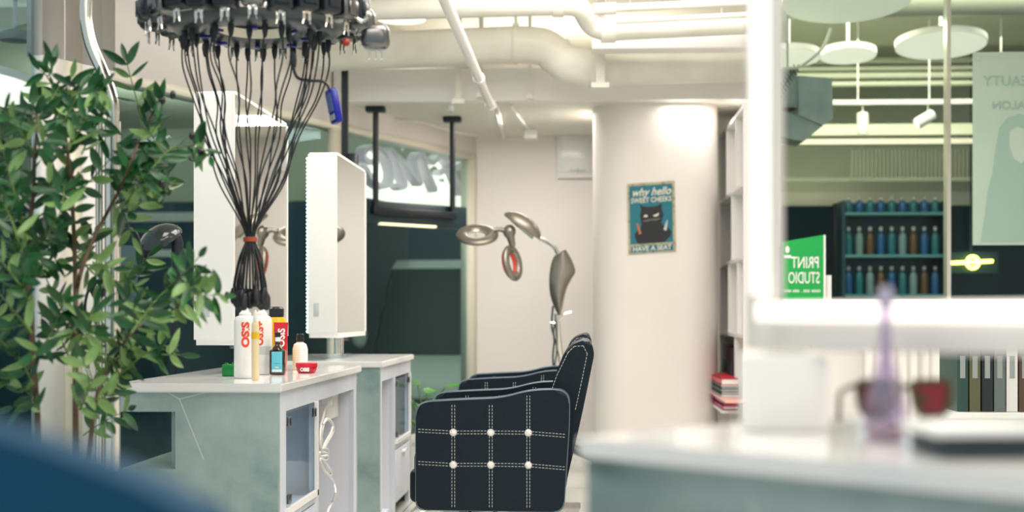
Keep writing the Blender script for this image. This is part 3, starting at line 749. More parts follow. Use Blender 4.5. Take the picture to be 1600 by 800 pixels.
# ------------------------------------------------------------------ van outside
vd = 14.0
vc = P(712, HY, vd)
t = thing('van', 'white van with a dark windscreen parked outside the glass', 'van', (vc.x, vc.y+1.5, eo))
VW = .95
def vrow(y, z, hw, n=9): return [Vector((vc.x+hw*(2*k/(n-1)-1), y-.12*(1-(2*k/(n-1)-1)**2), z)) for k in range(n)]
rows_ = [vrow(vc.y-.12, eo+.25, VW*.96), vrow(vc.y-.2, eo+.55, VW), vrow(vc.y-.12, eo+.80, VW), vrow(vc.y+.05, eo+.97, VW*.98)]
mb = MB(); R = [[mb.bm.verts.new(p) for p in r] for r in rows_ + [vrow(vc.y+.5, eo+1.06, VW*.96)]]
top = [vrow(vc.y+.9, eo+1.95, VW*.80), vrow(vc.y+1.2, eo+2.05, VW*.78), vrow(vc.y+3.4, eo+2.0, VW*.78), vrow(vc.y+3.5, eo+.3, VW)]
Tt = [[mb.bm.verts.new(p) for p in r] for r in top]
for rr in (R, Tt):
    for i in range(len(rr)-1):
        for k in range(8): mb._f([rr[i][k], rr[i][k+1], rr[i+1][k+1], rr[i+1][k]])
for k in (0, 8):
    mb._f([R[0][k], R[1][k], R[2][k], R[3][k], R[4][k], Tt[0][k], Tt[1][k], Tt[2][k], Tt[3][k]])
mb.build('body', M['vanwhite'], t)
mb = MB(); A = [mb.bm.verts.new(v+Vector((0, -.01, .01))) for v in vrow(vc.y+.5, eo+1.06, VW*.93)]; B = [mb.bm.verts.new(v) for v in vrow(vc.y+.9, eo+1.95, VW*.78)]
for k in range(8): mb._f([A[k], A[k+1], B[k+1], B[k]])
mb.build('windscreen', mat('dark_windscreen', (.004, .016, .02), .35, spec=.15), t)
mb = MB(); A = vrow(vc.y-.19, eo+.50, VW*.5); B = vrow(vc.y-.19, eo+.66, VW*.5)
for k in range(8): mb.quad(A[k]+Vector((0, -.04, 0)), A[k+1]+Vector((0, -.04, 0)), B[k+1]+Vector((0, -.04, 0)), B[k]+Vector((0, -.04, 0)))
mb.build('grille', M['ink'], t)
for sx in (-1, 1):
    MB().sphere((vc.x+sx*.72, vc.y-.14, eo+.66), .13, 12, (1.2, .5, .7)).build('headlight', M['lamp'] if sx < 0 else M['lgrey'], t)
    MB().lathe((vc.x+sx*.85, vc.y+.45, eo+.32), [(0, -.1), (.30, -.1), (.32, -.06), (.32, .08), (.28, .1), (0, .1)], 24, (1, 0, 0)).build('wheel', M['rubber'], t)
    MB().lathe((vc.x+sx*.85, vc.y+2.9, eo+.32), [(0, -.1), (.30, -.1), (.32, -.06), (.32, .08), (.28, .1), (0, .1)], 24, (1, 0, 0)).build('wheel', M['rubber'], t)
    MB().sphere((vc.x+sx*1.05, vc.y+.6, eo+1.25), .10, 10, (.8, .5, 1.3)).build('wing_mirror', M['vanwhite'], t)

# ------------------------------------------------------------------ styling stations
TZ = .765
def slab(pts, z0, z1, m, name, par, bev=.004):
    mb = MB(); mb.prism(pts, (0, 0, z1-z0), (0, 0, z0), (1, 0, 0), (0, 1, 0))
    bmesh.ops.bevel(mb.bm, geom=list(mb.bm.edges), offset=bev, segments=2, affect='EDGES')
    return mb.build(name, m, par)
MLT = mat('pale_lilac_board', (.62, .66, .74), .35, noise=(5, (.70, .73, .79), .4, .7))
MIN = mat('niche_white', (.74, .76, .82), .4)
def station(x0, x1, y0, y1, label, niche_left, near_first, nx=None):
    # x1 is the side that faces the chairs; shop side at x0
    t = thing('styling_station', label, 'styling station', ((x0+x1)/2, (y0+y1)/2, 0), 'marble styling stations')
    zt = TZ-.028
    slab([(x0-.015, y0-.015), (x1+.015, y0-.015), (x1+.015, y1+.015), (x0-.015, y1+.015)], zt, TZ, M['top'], 'top', t)
    # near end panel in marble (with the side niche)
    p = .03
    mb = MB()
    if niche_left:
        xn = nx
        mb.b2((xn, y0, 0), (x1, y0+p, zt)); mb.b2((x0, y0, zt-.06), (xn, y0+p, zt))
        mb.b2((xn-.02, y0+p, 0), (xn, y1, zt))
        mb.b2((x0, y1-.03, 0), (xn-.02, y1, zt))
        mb.b2((x0, y0, 0), (xn, y1-.03, .50))
    else: mb.b2((x0, y0, 0), (x1, y0+p, zt)); mb.b2((x0, y0+p, 0), (x0+.02, y1, zt))
    mb.build('end_panel', M['marble'], t)
    MB().b2((x0 if not niche_left else nx, y1-.03, 0), (x1, y1, zt)).build('end_panel', M['marble'], t)
    ya, yb_ = y0+p, y1-.03; fr = .05
    # face frame
    L_ = yb_-ya
    if near_first: doors = (ya+.09, ya+.57); nic = (ya+.64, yb_-.07)
    else: nic = (ya+.04, ya+.42); doors = (ya+.50, yb_-.06)
    mb = MB()
    mb.b2((x1-.02, ya, zt-.065), (x1, yb_, zt))
    edges = sorted([ya, doors[0], doors[1], nic[0], nic[1], yb_])
    for i in (0, 2, 4): mb.b2((x1-.02, edges[i], 0), (x1, edges[i+1], zt-.065))
    mb.b2((x1-.02, doors[0], .32), (x1, doors[1], .355))
    mb.build('face_frame', MLT, t)
    dep = .30
    bx = MB(); bx.b2((x1-dep, ya, .0), (x1-dep+.012, yb_, zt)); bx.b2((x1-dep, (nic[0]-.02 if near_first else nic[1]+.0), 0), (x1-.02, (nic[0]-.005 if near_first else nic[1]+.015), zt))
    bx.b2((x1-dep, (nic[1] if near_first else nic[0]-.015), 0), (x1-.02, (nic[1]+.015 if near_first else nic[0]), zt))
    bx.b2((x1-dep+.012, doors[0], .33), (x1-.022, doors[1], .345)); bx.b2((x1-dep+.012, nic[0], 0), (x1-.02, nic[1], .04))
    bx.build('inner_carcass', MIN, t)
    d = MB().b2((x1-.006, doors[0]+.008, .362), (x1+.002, doors[1]-.008, zt-.075)).build('glass_door', M['clear'], t)
    for (yy, z) in ((doors[0]+.03, zt-.10), (doors[1]-.03, zt-.10), (doors[0]+.03, .39)):
        MB().box((x1+.004, yy, z), (.012, .03, .03), bev=.002).build('hinge', M['darksteel'], d)
    fm = MB(); w_ = .02
    fm.b2((x1+.000, doors[0]-.01, .345), (x1+.012, doors[1]+.01, .345+w_)); fm.b2((x1, doors[1]-.01, .345), (x1+.012, doors[1]+.01, zt-.065))
    fm.build('door_frame', M['white'], t)
    dw = MB().b2((x1-.01, doors[0]-.005, .06), (x1+.006, doors[1]+.005, .315), bev=.003).build('drawer', MLT, t)
    MB().b2((x1+.006, (doors[0]+doors[1])/2-.07, .285), (x1+.020, (doors[0]+doors[1])/2+.07, .297), bev=.002).build('handle', M['whiteg'], dw)
    return t, nic, doors
XS1 = -.945
st1, nic1, dr1 = station(-1.44, XS1, 4.33, 5.86, 'grey marble styling station in front, crowded with hair products', True, True, -1.265)
XS2 = -.925
st2, nic2, dr2 = station(-1.52, XS2, 6.36, 7.50, 'grey marble styling station behind, with a bare white top', False, False)
# socket, plug and coiled cable in the niche
ys = nic1[1]-.14; xs_ = XS1-.16
t = thing('wall_socket', 'white power socket box inside the open niche of the front station', 'power socket', (xs_, nic1[1], .6))
def N1(px, py, x=XS1): return on_plane(px, py, Vector((x, 0, 0)), Vector((1, 0, 0)))
so = N1(522, 620, XS1-.06)
MB().b2((XS1-.11, so.y-.16, so.z-.085), (XS1-.06, so.y+.10, so.z+.065), bev=.004).build('socket_box', M['white'], t)
MB().b2((XS1-.28, so.y-.1, so.z-.03), (XS1-.11, so.y+.04, so.z+.03)).build('mount', M['white'], t)
for (dy, dz) in ((-.09, .035), (-.105, .015), (-.075, .015)):
    MB().box((XS1-.059, so.y+dy, so.z+dz), (.004, .012, .014)).build('pin_hole', M['ink'], t)
t = thing('power_cable', 'white power cable knotted in loops hanging from the niche socket', 'cable', (XS1-.04, so.y-.1, .3))
def NC(px, py): p = N1(px, py, XS1-.035+.012*math.sin(px*1.3+py*.7)); return p
MB().box(NC(512, 626), (.04, .06, .04), bev=.008).build('plug', M['whiteg'], t)
MB().tube(bez([NC(509, 632), NC(505, 650), NC(501, 668), NC(500, 690), NC(503, 702), NC(509, 690), NC(517, 676), NC(519, 664), NC(513, 656), NC(505, 662), NC(502, 680), NC(506, 700), NC(512, 690), NC(521, 672),
        NC(517, 658), NC(508, 656), NC(503, 676), NC(502, 698), NC(511, 702), NC(512, 708), NC(500, 706), NC(501, 713), NC(512, 712), NC(509, 719), NC(500, 717), NC(503, 728), NC(512, 742), NC(518, 740), NC(512, 728), NC(502, 718), NC(504, 732), NC(514, 743), NC(521, 755), NC(524, 770), NC(519, 785), NC(512, 800), NC(508, 830)], 6), .0048, 8).build('cord', M['white'], t)

# mirror cabinets
def mirror_box(x1, y0, y1, z0, z1, th, label, leds=True, toy=None):
    cx, cy = x1-th/2, (y0+y1)/2
    t = thing('mirror_cabinet', label, 'mirror', (cx, cy, TZ), 'white double-sided mirror cabinets')
    r = .03
    mb = MB()
    for (a0, a1) in (((x1-th), x1),):
        pl = rounded(0, 0, (y1-y0)/2, (z1-z0)/2, r, 5)
        # outer shell as rounded frame
        mb.prism(pl, (th-.008, 0, 0), (x1-th+.004, cy, (z0+z1)/2), (0, 1, 0), (0, 0, 1))
    mb.build('casing', M['whiteg'], t)
    fr = MB()
    for sx in (x1-.004, x1-th-.004):
        fr.b2((sx, y0+.03, z1-.012), (sx+.008, y1-.03, z1)); fr.b2((sx, y0+.03, z0), (sx+.008, y1-.03, z0+.022))
        fr.b2((sx, y0, z0+.02), (sx+.008, y0+.014, z1-.01)); fr.b2((sx, y1-.016, z0+.02), (sx+.008, y1, z1-.01))
    fr.build('frame', M['white'], t)
    for sx in (x1-.0035, x1-th-.0005):
        MB().b2((sx, y0+.016, z0+.024), (sx+.004, y1-.018, z1-.013)).build('mirror_pane', M['mirror'], t)
    bs = MB()
    for (sx) in (x1-.001,):
        bs.b2((sx, y0+.013, z0+.022), (sx+.0028, y0+.020, z1-.012))
    bs.build('dark_edge', M['ink'], t)
    if leds:
        ld = MB(); n = 46
        for k in range(n):
            z = z0+.03+(z1-z0-.06)*k/(n-1); ld.sphere((x1-th-.008, y0+.012, z), .007, 8)
        ld.build('led_strip', M['leddot'], t)
    MB().b2((cx-.04, y0-.0025, z0+.10), (cx-.015, y0, z0+.16), bev=.001).build('switch', M['lgrey'], t)
    for dy in (-.03, .03):
        MB().cyl((cx, cy+dy, TZ+.02), (cx, cy+dy, z0), .018, 20).build('pole', M['steel'], t)
    MB().box((cx, cy, TZ+.0105), (.10, .20, .02), bev=.004).build('base_plate', M['clear'], t)
    MB().box((cx, cy, z0-.011), (.08, .16, .02), bev=.004).build('top_plate', M['clear'], t)
    return t
mirror_box(-1.235, 4.93, 5.84, .868, 1.765, .135, 'white mirror cabinet on the front station, behind the cable bundle', False)
mirror_box(-1.140, 6.45, 7.33, .868, 1.72, .125, 'white mirror cabinet with a dotted light edge on the rear station')

# ------------------------------------------------------------------ products on the front station
def on_top(px, py, z=TZ): return on_plane(px, py, Vector((0, 0, z)), Z)
def prod_pos(px, py):
    p = on_top(px, py); return p
def wrap_text(txt, c, r, zc, size, m, name, par, ang0=-PI/2, vertical=True, of=0.0, height=None):
    me = text_mesh(txt, size, 0.0, 0, of); mb = MB()
    ys = [v.co.x for v in me.vertices]
    k = 1 if height is None else height/(max(ys)-min(ys))
    vs = []
    for v in me.vertices:
        x, y = v.co.x*k, v.co.y
        if vertical: h, a = x, -y      # text runs upwards
        else: h, a = y, x
        an = ang0 + a/r
        vs.append(mb.bm.verts.new((c[0]+(r+.0006)*math.cos(an), c[1]+(r+.0006)*math.sin(an), zc+h)))
    for p in me.polygons: mb._f([vs[i] for i in p.vertices])
    return mb.build(name, m, par)
# spray cans
for (px, py, r, h, lb, a0, hh) in ((383, 588, .0365, .215, 'left white spray can with vertical orange-red lettering', -PI/2+.30, .078), (409, 585, .036, .215, 'white spray can with red lettering behind the left can', -PI/2+.05, .080)):
    c = prod_pos(px, py+3 if px < 400 else py)
    t = thing('spray_can', lb, 'spray can', c, 'white spray cans')
    MB().lathe(c, [(0, .001), (r*.9, .001), (r, .008), (r, h-.028), (r*.96, h-.018), (r*.8, h-.010), (r*.45, h-.006), (0, h-.006)], 32).build('can_body', M['whiteg'], t)
    MB().lathe(c+Z*(h-.012), [(r*.55, 0), (r*.55, .012), (r*.35, .020), (r*.2, .034), (0, .036)], 20).build('nozzle_cap', M['white'], t)
    wrap_text('OSiS' if px < 400 else 'OSiS+', c, r, .765+.145, .034, M['orange'], 'lettering', t, a0, True, .0018, .085)
    for k in range(6): wrap_text('-- ---- ---', c, r, .765+.040-k*.0055+.02, .005, M['grey'], 'small_print', t, a0, False)
    if px > 400:
        MB().lathe(c, [(r+.0004, .07), (r+.0008, .07), (r+.0008, .10), (r+.0004, .10)], 32).build('grey_band', M['lgrey'], t)
# slim pale yellow bottle between the cans
c = prod_pos(399, 595)
t = thing('slim_bottle', 'slim milky yellow bottle standing between the two spray cans', 'bottle', c)
MB().lathe(c, [(0, .001), (.011, .001), (.012, .006), (.012, .17), (.011, .185), (.007, .19)], 20).build('bottle_body', mat('milky_yellow', (.85, .70, .42), .2), t)
MB().lathe(c, [(.0124, .135), (.0128, .135), (.0128, .155), (.0124, .155)], 20).build('label_band', M['yellow'], t)
MB().lathe(c+Z*.19, [(.008, 0), (.008, .02), (.003, .035), (0, .036)], 16).build('nozzle', M['white'], t)
# yellow bottle
c = prod_pos(432, 579)
t = thing('shampoo_bottle', 'yellow bottle with a black cap behind the spray cans', 'bottle', c)
MB().lathe(c, [(0, .001), (.038, .001), (.041, .01), (.041, .17), (.030, .20), (.018, .205)], 28).build('bottle_body', M['yellow'], t)
MB().lathe(c+Z*.203, [(.026, 0), (.028, .002), (.028, .030), (.022, .038), (0, .039)], 24).build('cap', M['black'], t)
# red tube
c = prod_pos(439, 580)
t = thing('hair_tube', 'red flattened tube standing on its cap behind the amber bottle', 'tube', c)
mb = MB(); N = 20; Rr = []
for (z, hx, hy) in ((.022, .020, .018), (.03, .022, .020), (.10, .024, .014), (.16, .026, .006), (.178, .027, .0015), (.182, .027, .0015)):
    Rr.append([mb.bm.verts.new((c.x+hx*math.cos(2*PI*k/N), c.y+hy*math.sin(2*PI*k/N), c.z+z)) for k in range(N)])
for i in range(len(Rr)-1):
    for k in range(N): mb._f([Rr[i][k], Rr[i][(k+1) % N], Rr[i+1][(k+1) % N], Rr[i+1][k]])
mb._f(Rr[-1]); mb._f(Rr[0][::-1]); mb.build('tube_body', M['redg'], t)
MB().lathe(c, [(0, .001), (.021, .001), (.021, .022), (0, .022)], 20).build('cap', M['red'], t)
me = text_mesh('OSiS', .036, .0006, 0, .001)
MB().add_mesh(me, frame(c+Vector((.006, -.0165, .125)), (0, .0042/.03, 1), (-1, 0, 0), (0, -1, 0))).build('lettering', M['white'], t)
# amber bottle
c = prod_pos(434, 586)
t = thing('oil_bottle', 'small dark amber bottle with a light blue label and black cap', 'bottle', c)
mb = MB(); hw, hd = .0275, .017
mb.box(c+Z*.045, (hw*2, hd*2, .088), TH, bev=.006); mb.build('bottle_body', M['amber'], t)
MB().lathe(c+Z*.088, [(.022, 0), (.018, .008), (.010, .018), (.0095, .03)], 20).build('shoulder', M['amber'], t)
MB().lathe(c+Z*.114, [(.0095, 0), (.0095, .018), (.008, .02)], 18).build('neck_ring', M['whiteg'], t)
MB().lathe(c+Z*.133, [(.010, 0), (.010, .016), (0, .017)], 18).build('cap', M['black'], t)
lb_ = MB().box(c+FW*(-hd-.0005)+Z*.046, (.037, .001, .072), TH).build('label_sheet', M['cyan'], t)
MB().box(c+FW*(-hd-.0012)+Z*.016, (.034, .001, .008), TH).build('label_stripe', M['white'], t)
me = text_mesh('IIIIIII', .008, .0002, 0, .0002)
MB().add_mesh(me, frame(c+FW*(-hd-.0018)+Z*.027, RT, Z, -FW)).build('lettering', M['white'], t)
me = text_mesh('------', .010, .0002, .2, 0)
MB().add_mesh(me, frame(c+FW*(-hd-.0018)+Z*.042, RT, Z, -FW)).build('lettering', M['ink'], t)
# white bottle with black cap
c = prod_pos(469, 578)
t = thing('lotion_bottle', 'small white bottle with a black cap behind the red jar', 'bottle', c)
MB().lathe(c, [(0, .001), (.0275, .001), (.029, .006), (.029, .080), (.024, .098), (.013, .105), (.012, .108)], 28).build('bottle_body', M['whiteg'], t)
MB().lathe(c+Z*.108, [(.0145, 0), (.0145, .028), (.013, .030), (0, .030)], 20).build('cap', M['black'], t)
for k in range(9): wrap_text('----- --- ------', c, .029, c.z+.075-k*.0065, .0058, M['ink'], 'small_print', t, -PI/2-.35, False, 0)
# red jar
c = prod_pos(479, 583)
t = thing('wax_jar', 'flat red jar of hair wax with white lettering near the corner', 'jar', c)
MB().lathe(c, [(0, .001), (.030, .001), (.036, .010), (.037, .022), (0, .022)], 32).build('jar_base', M['red'], t)
MB().lathe(c+Z*.0225, [(.0385, 0), (.039, .002), (.039, .013), (.0375, .015), (0, .015)], 32).build('lid', M['redg'], t)
wrap_text('OSiS', c, .0375, c.z+.0135, .017, M['white'], 'lettering', t, -PI/2, False, .0012)
# green box
c = prod_pos(359, 588)
t = thing('clip_box', 'small bright green box at the left of the spray cans', 'box', c)
MB().box(c+Z*.021, (.046, .04, .040), TH, bev=.002).build('box_body', M['emerald'], t)
for dx in (-.012, .012): MB().box(c+Z*.043+RT*dx, (.010, .02, .006), TH, bev=.001).build('stud', M['emerald'], t)

# ------------------------------------------------------------------ salon chairs
def leather_panel(mb, x0, x1, zb, prof, y0, y1, bev):
    # side panel with a curved top: prof = [(x, z)] for the top edge
    pass
def rounded_outline(pts, r, n=5):
    out = []; N = len(pts)
    for i in range(N):
        p = Vector(pts[i]); a = Vector(pts[i-1]); b = Vector(pts[(i+1) % N])
        rr = r[i] if isinstance(r, (list, tuple)) else r
        if rr <= 0: out.append(tuple(p)); continue
        d1 = (a-p).normalized(); d2 = (b-p).normalized(); rr = min(rr, (a-p).length*.49, (b-p).length*.49)
        s = p+d1*rr; e = p+d2*rr
        for k in range(n+1):
            t = k/n; q = s*(1-t)**2+p*2*t*(1-t)+e*t*t; out.append((q.x, q.y))
    return out
def cushion(outline, y0, y1, bev, edge_r=None):
    mb = MB(); mb.prism(outline, (0, y1-y0, 0), (0, y0, 0), (1, 0, 0), (0, 0, 1))
    es = [e for e in mb.bm.edges if abs(e.verts[0].co.y-e.verts[1].co.y) < 1e-6]
    bmesh.ops.bevel(mb.bm, geom=es, offset=bev, segments=4, affect='EDGES', profile=.5, clamp_overlap=True)
    return mb
def stitch(mb, pts, r=.0009, dash=.008, gap=.004):
    pts = [Vector(p) for p in pts]
    for a, b in zip(pts[:-1], pts[1:]):
        L = (b-a).length; d = (b-a).normalized(); s = 0
        while s < L-.002:
            e = min(s+dash, L); mb.tube([a+d*s, a+d*e], r, 4); s = e+gap
ARM = [(.0, .30), (.0, .655), (.06, .680), (.20, .678), (.33, .690), (.44, .722), (.50, .722), (.535, .69), (.52, .31), (.50, .285)]
def make_chair(label):
    t = thing('salon_chair', label, 'salon chair', (0, 0, 0), 'black salon chairs', world=False)
    W = .29; TK = .085
    out = rounded_outline([(.0, .295), (.0, .668), (.14, .677), (.30, .684), (.40, .712), (.535, .715), (.535, .60), (.515, .29)], [.03, .045, .05, .06, .06, .05, .05, .035])
    for sg_ in (-1, 1):
        y0, y1 = (-W-TK/2, -W+TK/2) if sg_ < 0 else (W-TK/2, W+TK/2)
        arm = cushion(out, y0, y1, .012).build('arm_panel', M['leather'], t, 50, off=(0, 0, 0))
        for yy in (y0+.004, y1-.004):
            MB().tube([(a, yy, b) for a, b in out], .0030, 6, closed=True).build('piping', M['piping'], arm, off=(0, 0, 0))
        for yf, n in ((y0-.0006, -1), (y1+.0006, 1)):
            sm = MB()
            ztop = lambda x: .668+.05*max(0, (x-.30))/.12 if x < .42 else .70
            for xc in (.131, .262, .393):
                for dx in (-.005, .005): stitch(sm, [(xc+dx, yf, .305), (xc+dx, yf, min(ztop(xc), .70)-.006)])
            for zc in (.565, .452):
                for dz in (-.005, .005):
                    stitch(sm, [(.008, yf, zc+dz+.006), (.131, yf, zc+dz), (.262, yf, zc+dz+.001), (.393, yf, zc+dz), (.52, yf, zc+dz-.010)])
            sm.build('stitching', M['thread'], arm, off=(0, 0, 0))
            for xc in (.131, .262, .393):
                for zc in (.565, .452):
                    MB().lathe((xc, yf, zc), [(0, .009), (.006, .0085), (.011, .006), (.0135, .001), (.0135, -.002), (0, -.002)], 16, (0, n, 0)).build('button', M['button'], arm, off=(0, 0, 0))
    # seat
    MB().box((.25, 0, .43), (.54, 2*W-TK-.002, .13), bev=.03, seg=4).build('seat', M['leather'], t, 50, off=(0, 0, 0))
    MB().box((-.005, 0, .365), (.06, 2*W-TK-.01, .12), bev=.022, seg=4).build('seat_front', M['leather'], t, 50, off=(0, 0, 0))
    # backrest, leaning back
    bo = rounded_outline([(.40, .36), (.452, .68), (.525, .865), (.605, .892), (.625, .845), (.575, .60), (.505, .30), (.44, .30)], [.03, .1, .05, .04, .04, .1, .03, .03])
    bk = cushion(bo, -W+TK/2+.003, W-TK/2-.003, .022).build('backrest', M['leather'], t, 50, off=(0, 0, 0))
    for yy in (-W+TK/2+.010, W-TK/2-.010):
        sm = MB(); stitch(sm, [(a+(0), yy-(.0075 if yy < 0 else -.0075), b) for a, b in [(.462, .68), (.49, .76), (.530, .842), (.552, .864), (.584, .866), (.598, .838), (.576, .73), (.556, .64)]], .0010); sm.build('stitching', M['thread'], bk, off=(0, 0, 0))
    # hydraulic base
    MB().b2((.02, -.20, .275), (.50, .20, .297)).build('seat_plate', M['darksteel'], t, off=(0, 0, 0))
    MB().cyl((.27, 0, .05), (.27, 0, .275), .038, 24).build('pump_column', M['steel'], t, off=(0, 0, 0))
    MB().cyl((.27, 0, .02), (.27, 0, .17), .055, 24, .05).build('pump_sleeve', M['steel'], t, off=(0, 0, 0))
    MB().box((.27, 0, .011), (.60, .60, .022), bev=.01, seg=3).build('base_plate', M['steel'], t, off=(0, 0, 0))
    fr = MB()
    for yy in (-.15, .15): fr.tube(bez([(.10, yy, .28), (-.02, yy, .26), (-.16, yy, .12), (-.24, yy, .10)], 6), .011, 10)
    for k in range(3): fr.cyl((-.14-.05*k, -.15, .13-.013*k), (-.14-.05*k, .15, .13-.013*k), .009, 10)
    fr.build('footrest', M['steel'], t, off=(0, 0, 0))
    for yy in (-.04, .05):
        cl_ = MB(); cl_.tube(bez([(.22+yy, -.20, .285), (.22+yy, -.225, .26), (.22+yy, -.235, .24)], 4), .009, 8); cl_.build('lever', M['steel'], t, off=(0, 0, 0))
    return t
ch1 = make_chair('nearest black salon chair, its side panel stitched in squares with white buttons')
ch1.location = (-.592, 5.28, 0); ch1.rotation_euler = (0, 0, .0)
ch2 = copy_tree(ch1); ch2['label'] = 'black salon chair standing behind the nearest one'
ch2.location = (-.592, 6.93, 0)

# ------------------------------------------------------------------ climazone dryer
dd_ = 8.75
def D(px, py, d=dd_): return P(px, py, d)
base = D(884, HY, 8.9); base.z = 0
t = thing('ring_dryer', 'bronze hair processor with rings and paddles on a wheeled stand', 'hair dryer', base)
MB().tube([(base.x, base.y, .10), (base.x, base.y, .55), (D(874, 0).x, D(874, 0).y, D(0, 545).z), (D(870, 0).x, D(870, 0).y, D(0, 490).z)], [.022, .022, .018, .016], 14).build('pole', M['steel'], t)
hubc = D(875, 492)
for k in range(5):
    a = k*2*PI/5+.45; e = Vector((base.x+.27*math.cos(a), base.y+.27*math.sin(a), .085))
    lg = MB().tube([(base.x, base.y, .15), e], [.026, .018], 10).build('leg', M['black'], t)
    MB().lathe((e.x, e.y, .034), [(0, -.014), (.030, -.014), (.034, -.008), (.034, .008), (.030, .014), (0, .014)], 18, (math.cos(a+1), math.sin(a+1), 0)).build('caster', M['rubber'], lg)
    MB().cyl((e.x, e.y, .05), (e.x, e.y, .09), .012, 8).build('caster_stem', M['black'], lg)
# paddle (curved panel)
mb = MB(); cols = 9
lft = [(878, 392), (866, 400), (860, 418), (858, 440), (860, 462), (866, 480), (872, 492)]
rgt = [(884, 390), (892, 403), (899, 423), (893, 436), (886, 450), (881, 470), (877, 492)]
fr_ = []; bkf = []
for (l, r) in zip(bez([(a, b, 0) for a, b in lft], 4), bez([(a, b, 0) for a, b in rgt], 4)):
    row = []; row2 = []
    for k in range(cols):
        u = k/(cols-1); x = l.x*(1-u)+r.x*u; y = l.y*(1-u)+r.y*u; dz = -.05*math.sin(PI*u)
        row.append(mb.bm.verts.new(D(x, y, dd_+dz))); row2.append(mb.bm.verts.new(D(x, y, dd_+dz+.03)))
    fr_.append(row); bkf.append(row2)
for i in range(len(fr_)-1):
    for k in range(cols-1):
        mb._f([fr_[i][k], fr_[i][k+1], fr_[i+1][k+1], fr_[i+1][k]]); mb._f([bkf[i][k], bkf[i+1][k], bkf[i+1][k+1], bkf[i][k+1]])
    mb._f([fr_[i][0], fr_[i+1][0], bkf[i+1][0], bkf[i][0]]); mb._f([fr_[i][-1], bkf[i][-1], bkf[i+1][-1], fr_[i+1][-1]])
mb._f(fr_[0]+bkf[0][::-1]); mb._f(fr_[-1]+bkf[-1][::-1]); mb.build('paddle', M['bronze'], t, 60)
MB().tube(bez([D(872, 397), D(866, 386), D(855, 378), D(842, 372)], 6), .012, 10).build('flexible_arm', M['steel'], t)
# top hood: flattened lens shape tilted
def lens(c, ax, u, ru, rv, h, m, name, n=32, par=None):
    mb = MB(); ax = Vector(ax).normalized(); u = Vector(u).normalized(); u = (u-ax*u.dot(ax)).normalized(); v = ax.cross(u)
    prof = [(0, h), (.35, h*.93), (.65, h*.72), (.88, h*.38), (1, .0), (.97, -h*.25), (.6, -h*.3), (0, -h*.25)]
    rings = []
    for (r, z) in prof:
        if r == 0: rings.append([mb.bm.verts.new(Vector(c)+ax*z)])
        else: rings.append([mb.bm.verts.new(Vector(c)+ax*z+u*(ru*r*math.cos(2*PI*k/n))+v*(rv*r*math.sin(2*PI*k/n))) for k in range(n)])
    for A, B in zip(rings[:-1], rings[1:]):
        for k in range(n):
            if len(A) == 1: mb._f([A[0], B[k], B[(k+1) % n]])
            elif len(B) == 1: mb._f([A[k], B[0], A[(k+1) % n]])
            else: mb._f([A[k], B[k], B[(k+1) % n], A[(k+1) % n]])
    return mb.build(name, m, par or t, 60)
hd = lens(D(817, 352), (RT*.55+Z*.80-FW*.1), (RT*.80-Z*.55), .135, .075, .06, M['bronze'], 'hood')
MB().tube([D(793, 336), D(812, 352), D(834, 371)], [.014, .018, .014], 10).build('hood_rail', M['steel'], hd)
def torus(c, ax, u, R0, R1, r, m, name, flat=1.0, par=None, n=40, mcut=12):
    mb = MB(); ax = Vector(ax).normalized(); u = Vector(u); u = (u-ax*u.dot(ax)).normalized(); v = ax.cross(u); rr = []
    for i in range(n):
        a = 2*PI*i/n; d = u*math.cos(a)+v*math.sin(a); cc = Vector(c)+u*(R0*math.cos(a))+v*(R1*math.sin(a))
        rr.append([mb.bm.verts.new(cc+d*(r*math.cos(2*PI*k/mcut))+ax*(r*flat*math.sin(2*PI*k/mcut))) for k in range(mcut)])
    for i in range(n):
        for k in range(mcut): mb._f([rr[i][k], rr[(i+1) % n][k], rr[(i+1) % n][(k+1) % mcut], rr[i][(k+1) % mcut]])
    return mb.build(name, m, par or t, 60)
r1 = torus(D(746, 367), (Z*.86-FW*.5), RT, .093, .093, .038, M['bronze'], 'heater_ring', .55)
torus(D(746, 367.5), (Z*.86-FW*.5), RT, .062, .062, .012, M['steel'], 'inner_rim', .8, r1)
r2 = torus(D(801, 411), (RT*.75+FW*(-.62)+Z*.15), (Z-RT*.2), .088, .060, .026, M['bronze'], 'heater_ring', .7)
hm = mat('heater_red', (.42, .03, .015), .3, emit=.25, ecol=(.9, .10, .04))
torus(D(797, 411.5), (RT*.75+FW*(-.62)+Z*.15), (Z-RT*.2), .078, .052, .020, hm, 'heating_element', .7, r2)
MB().tube([D(772, 360), D(782, 358), D(794, 362)], [.018, .016, .022], 12).build('ring_arm', M['bronze'], t)
MB().sphere(D(796, 362), .040, 14, (1, 1, 1.1)).build('joint', M['bronze'], t)
MB().tube([D(797, 366), D(801, 385)], [.028, .018], 12).build('ring_arm', M['bronze'], t)
MB().tube(bez([D(893, 488), D(880, 492), D(872, 504), D(860, 504)], 5), .007, 8).build('hook', M['steel'], t)
MB().tube(bez([D(864, 478), D(862, 510), D(866, 530), D(864, 560), D(868, 600), D(880, 660)], 5), .006, 8).build('cable', M['ink'], t)
MB().tube(bez([D(869, 495), D(865, 520), D(870, 545), D(866, 575)], 5), .005, 8).build('cable', M['ink'], t)

